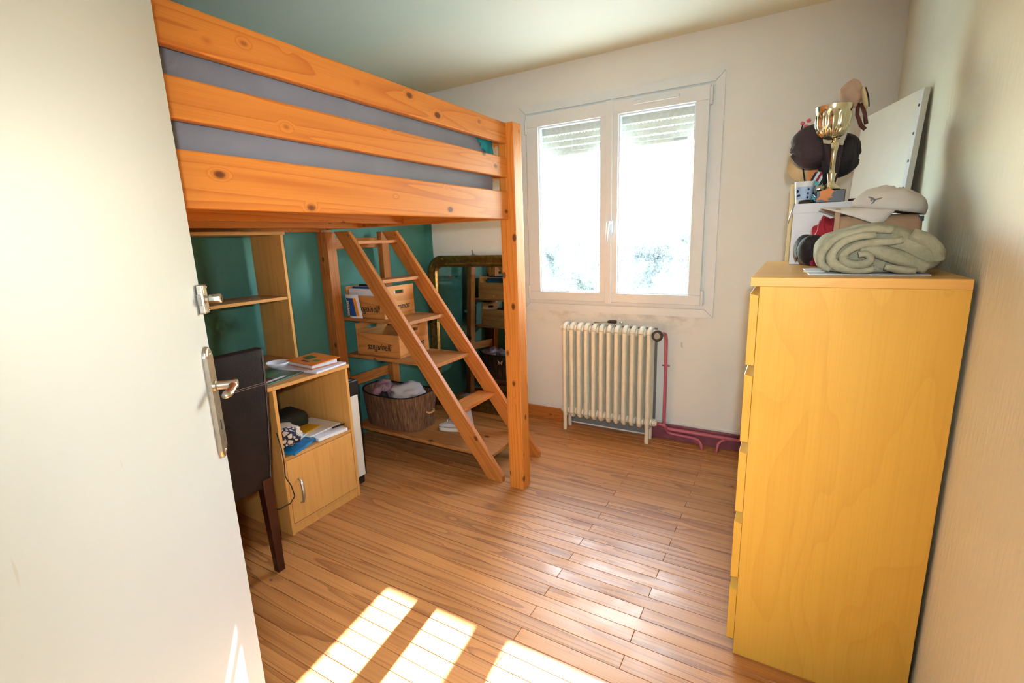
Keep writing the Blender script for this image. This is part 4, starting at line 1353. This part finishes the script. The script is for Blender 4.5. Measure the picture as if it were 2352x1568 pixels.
# big trophy cup
tr = thing('trophy', 'tall gold and silver trophy cup on a dark base on the white box', 'trophy', (.105, 2.16, ZB))
tcx, tcy = .092, 2.125
bb3 = obj('base', bx(tcx - .042, tcx + .045, tcy - .035, tcy + .035, ZB, ZB + .042, .002), 'black', tr)
bm = B()
pr_ = [(.030, .042), (.032, .046), (.026, .052), (.012, .066), (.010, .075), (.0145, .100), (.011, .104), (.0085, .112), (.0095, .16), (.015, .20), (.010, .206), (.008, .212), (.016, .216)]
lathe(bm, pr_, (tcx, tcy, ZB), 24); obj('stem', bm, 'gold', tr, smooth=True, angle=50)
bm = B()
bowl = [(.010, .214), (.024, .2205), (.032, .224), (.043, .238), (.0445, .244), (.046, .248), (.050, .262), (.051, .285), (.051, .299), (.0515, .301), (.0545, .312), (.056, .322), (.053, .322), (.047, .285), (.040, .243), (.0, .226)]
lathe(bm, bowl, (tcx - .012, tcy, ZB), 120, rmod=lambda a, z: 1 + (.075 * math.cos(20 * a) if .221 < z < .245 else .055 * math.cos(12 * a) if .245 < z < .30 else 0)); obj('bowl', bm, 'gold', tr, smooth=True, angle=70)
pg_ = [(tcx - .043 + x * .055, ZB + .003 + z * .045) for x, z in ((.0, .1), (.25, .45), (.2, .8), (.7, 1.0), (1.0, .8), (.85, .45), (.95, .3), (.7, .25), (.72, -.02), (.55, .05), (.3, .2))]
obj('badge', prism(B(), pg_, 'Y', tcy - .0375, tcy - .0352), 'orange', tr)
# small silver trophy
t2 = thing('trophy', 'small silver trophy cup between the printed cup and the tall trophy', 'trophy', (.052, 2.13, ZB))
bm = B(); lathe(bm, [(.016, 0), (.016, .004), (.006, .010), (.005, .020), (.013, .030), (.018, .045), (.021, .062), (.019, .062), (.014, .036), (0, .030)], (.056, 2.13, ZB), 32, rmod=lambda a, z: 1 + (.08 * math.cos(10 * a) if z > .028 else 0))
obj('cup', bm, 'chrome', t2, smooth=True)
# medal ribbon, cards
rb_ = thing('medal_ribbon', 'red, white and navy striped medal ribbon behind the printed cup', 'ribbon', (.045, 2.17, ZB))
for i, mt_ in enumerate(('navy', 'card', 'red', 'card', 'navy')):
    a, b = i * .009, (i + 1) * .009
    bm = B(); prism(bm, [(.018 + a, 1.508), (.018 + b, 1.508), (.042 + b, 1.56), (.042 + a, 1.56)], 'Y', 2.172, 2.174); obj('stripe', bm, mt_, rb_)
slab('greeting_card', 'lime green card standing behind the small trophy', 'card', (.062, 2.195, ZB + .052), (.040, .003, .104), math.radians(5), 'lime')
slab('greeting_card', 'aqua card standing behind the printed cup', 'card', (.040, 2.165, ZB + .040), (.034, .003, .080), math.radians(-5), 'aqua')
slab('greeting_card', 'orange card sticking up behind the striped ribbon', 'card', (.033, 2.20, ZB + .062), (.030, .003, .124), math.radians(5), 'orange')
# caps hung on the trophy
def axes(o, X, Y, Z):
    return Matrix(((X[0], Y[0], Z[0], o[0]), (X[1], Y[1], Z[1], o[1]), (X[2], Y[2], Z[2], o[2]), (0, 0, 0, 1)))
cap('baseball_cap', 'dark aubergine cap hanging on the left side of the tall trophy', axes((.040, 2.205, 1.655), (0, 0, 1), (0, 1, 0), (-1, 0, 0)) @ Matrix.Rotation(math.radians(-14), 4, 'Y') @ Matrix.Rotation(math.radians(14), 4, 'X'), 'capbrown', 'capbrown', .072, .092, .35, 6, .085)
cap('baseball_cap', 'black cap hanging on the right side of the tall trophy', axes((.118, 2.225, 1.615), (0, 0, 1), (0, -1, 0), (1, 0, 0)) @ Matrix.Rotation(math.radians(-10), 4, 'Y'), 'capblack', 'capblack', .068, .065, .35, 9, .055)
ht = thing('felt_hat', 'pale pink felt hat with brown straps on the trophy rim', 'hat', (.13, 2.17, 1.76))
lump('crown', None, None, (.128, 2.175, 1.805), (.034, .034, .052), 'pinkhat', 31, .15, parent=ht)
bm = B(); lathe(bm, [(.012, 0), (.036, .004), (.040, .010), (.036, .014), (.014, .012)], (0, 0, 0), 20); bmesh.ops.transform(bm, matrix=Matrix.Translation((.158, 2.175, 1.79)) @ Matrix.Rotation(math.radians(75), 4, 'Y'), verts=bm.verts)
obj('brim', bm, 'straw', ht, smooth=True)
bm = B(); lathe(bm, [(.008, .012), (.034, .016), (.008, .020)], (0, 0, 0), 20); bmesh.ops.transform(bm, matrix=Matrix.Translation((.160, 2.173, 1.79)) @ Matrix.Rotation(math.radians(75), 4, 'Y'), verts=bm.verts)
obj('brim_pattern', bm, 'capbrown', ht, smooth=True)
for pts in ([(.150, 2.165, 1.775), (.150, 2.155, 1.735), (.164, 2.150, 1.700), (.178, 2.15, 1.685)], [(.160, 2.17, 1.775), (.172, 2.168, 1.74), (.180, 2.165, 1.705)]):
    bm = B(); tube(bm, pts, [.006, .007, .007, .0065], 8) if len(pts) == 4 else tube(bm, pts, [.006, .007, .0065], 8); obj('strap', bm, 'brown', ht, smooth=True)
fw_ = thing('artificial_flower', 'dark twig with pink blossoms behind the aubergine cap', 'flower', (.02, 2.2, 1.446))
bm = B(); tube(bm, [(.03, 2.258, 1.446), (.0, 2.262, 1.60), (-.02, 2.262, 1.70), (-.008, 2.262, 1.755)], .003, 6); obj('twig', bm, 'capblack', fw_)
for i, (x, z) in enumerate(((-.012, 1.735), (.008, 1.742), (-.018, 1.705), (.0, 1.722))):
    lump('blossom', None, None, (x, 2.262, z + .015), (.008, .008, .008), 'pinkblob', 40 + i, .3, parent=fw_, sub=1)
bm = B(); lathe(bm, [(.0, 0), (.062, 0), (.065, .004), (.0, .006)], (0, 0, 0), 28); bmesh.ops.transform(bm, matrix=Matrix.Translation((.012, 2.275, 1.60)) @ Matrix.Rotation(math.radians(82), 4, 'X'), verts=bm.verts)
tag(obj('straw_disc', bm, 'straw', None, smooth=True), 'pale straw disc standing behind the hanging caps', 'disc')
bm = B(); tube(bm, [(-.030, 2.066, 1.375), (-.024, 2.066, 1.405), (-.014, 2.066, 1.448)], [.0018, .003, .0022], 8); tag(obj('metal_pin', bm, 'chrome', None, smooth=True), 'thin metal pin hanging at the left corner of the white box', 'pin')
slab('wooden_ruler', 'dark brown strip of wood behind the white cap', 'ruler', (.205, 2.17, ZB + .006), (.11, .02, .010), math.radians(25), 'brown')

# melamine panel with dowel holes leaning in the corner behind the chest
pn = thing('shelf_panel', 'white melamine panel with drilled edge leaning against the right wall', 'panel', (.3, 2.5, 0))
A_ = Vector((.372, 2.345, 1.832)); D_ = Vector((-.268, .9634, 0)); Wp = .50
nrm_ = Vector((-.9634, -.268, 0))
low = nrm_ * .105
dn = (Vector((0, 0, -1.832)) + low); Lp = dn.length; dn.normalize()
tk = D_.cross(dn).normalized()
if tk.x < 0: tk = -tk
def pq(u, v, w_): return A_ - tk * .019 + D_ * u + dn * v + tk * w_
bm = B()
vv_ = [bm.verts.new(pq(u, v, w_)) for w_ in (0, .018) for v in (0, Lp - .004) for u in (0, Wp)]
for f in ((0, 1, 3, 2), (4, 6, 7, 5), (0, 4, 5, 1), (2, 3, 7, 6), (0, 2, 6, 4), (1, 5, 7, 3)): bm.faces.new([vv_[i] for i in f])
obj('board', bm, 'white2', pn)
bm = B()
e_ = [bm.verts.new(pq(u, v, w_)) for w_ in (-.0008, 0) for v in (0.002, Lp - .006) for u in (0.0, .028)]
for f in ((0, 1, 3, 2), (4, 6, 7, 5), (0, 4, 5, 1), (2, 3, 7, 6), (0, 2, 6, 4), (1, 5, 7, 3)): bm.faces.new([e_[i] for i in f])
obj('edge_strip', bm, 'card', pn)
for v in (.055, .15, .245, .34):
    bm = B()
    bmesh.ops.create_cone(bm, cap_ends=True, segments=12, radius1=.005, radius2=.005, depth=.002, matrix=Matrix.Translation(pq(.015, v, -.0012)) @ tk.to_track_quat('Z', 'Y').to_matrix().to_4x4())
    obj('dowel_hole', bm, 'black', pn)
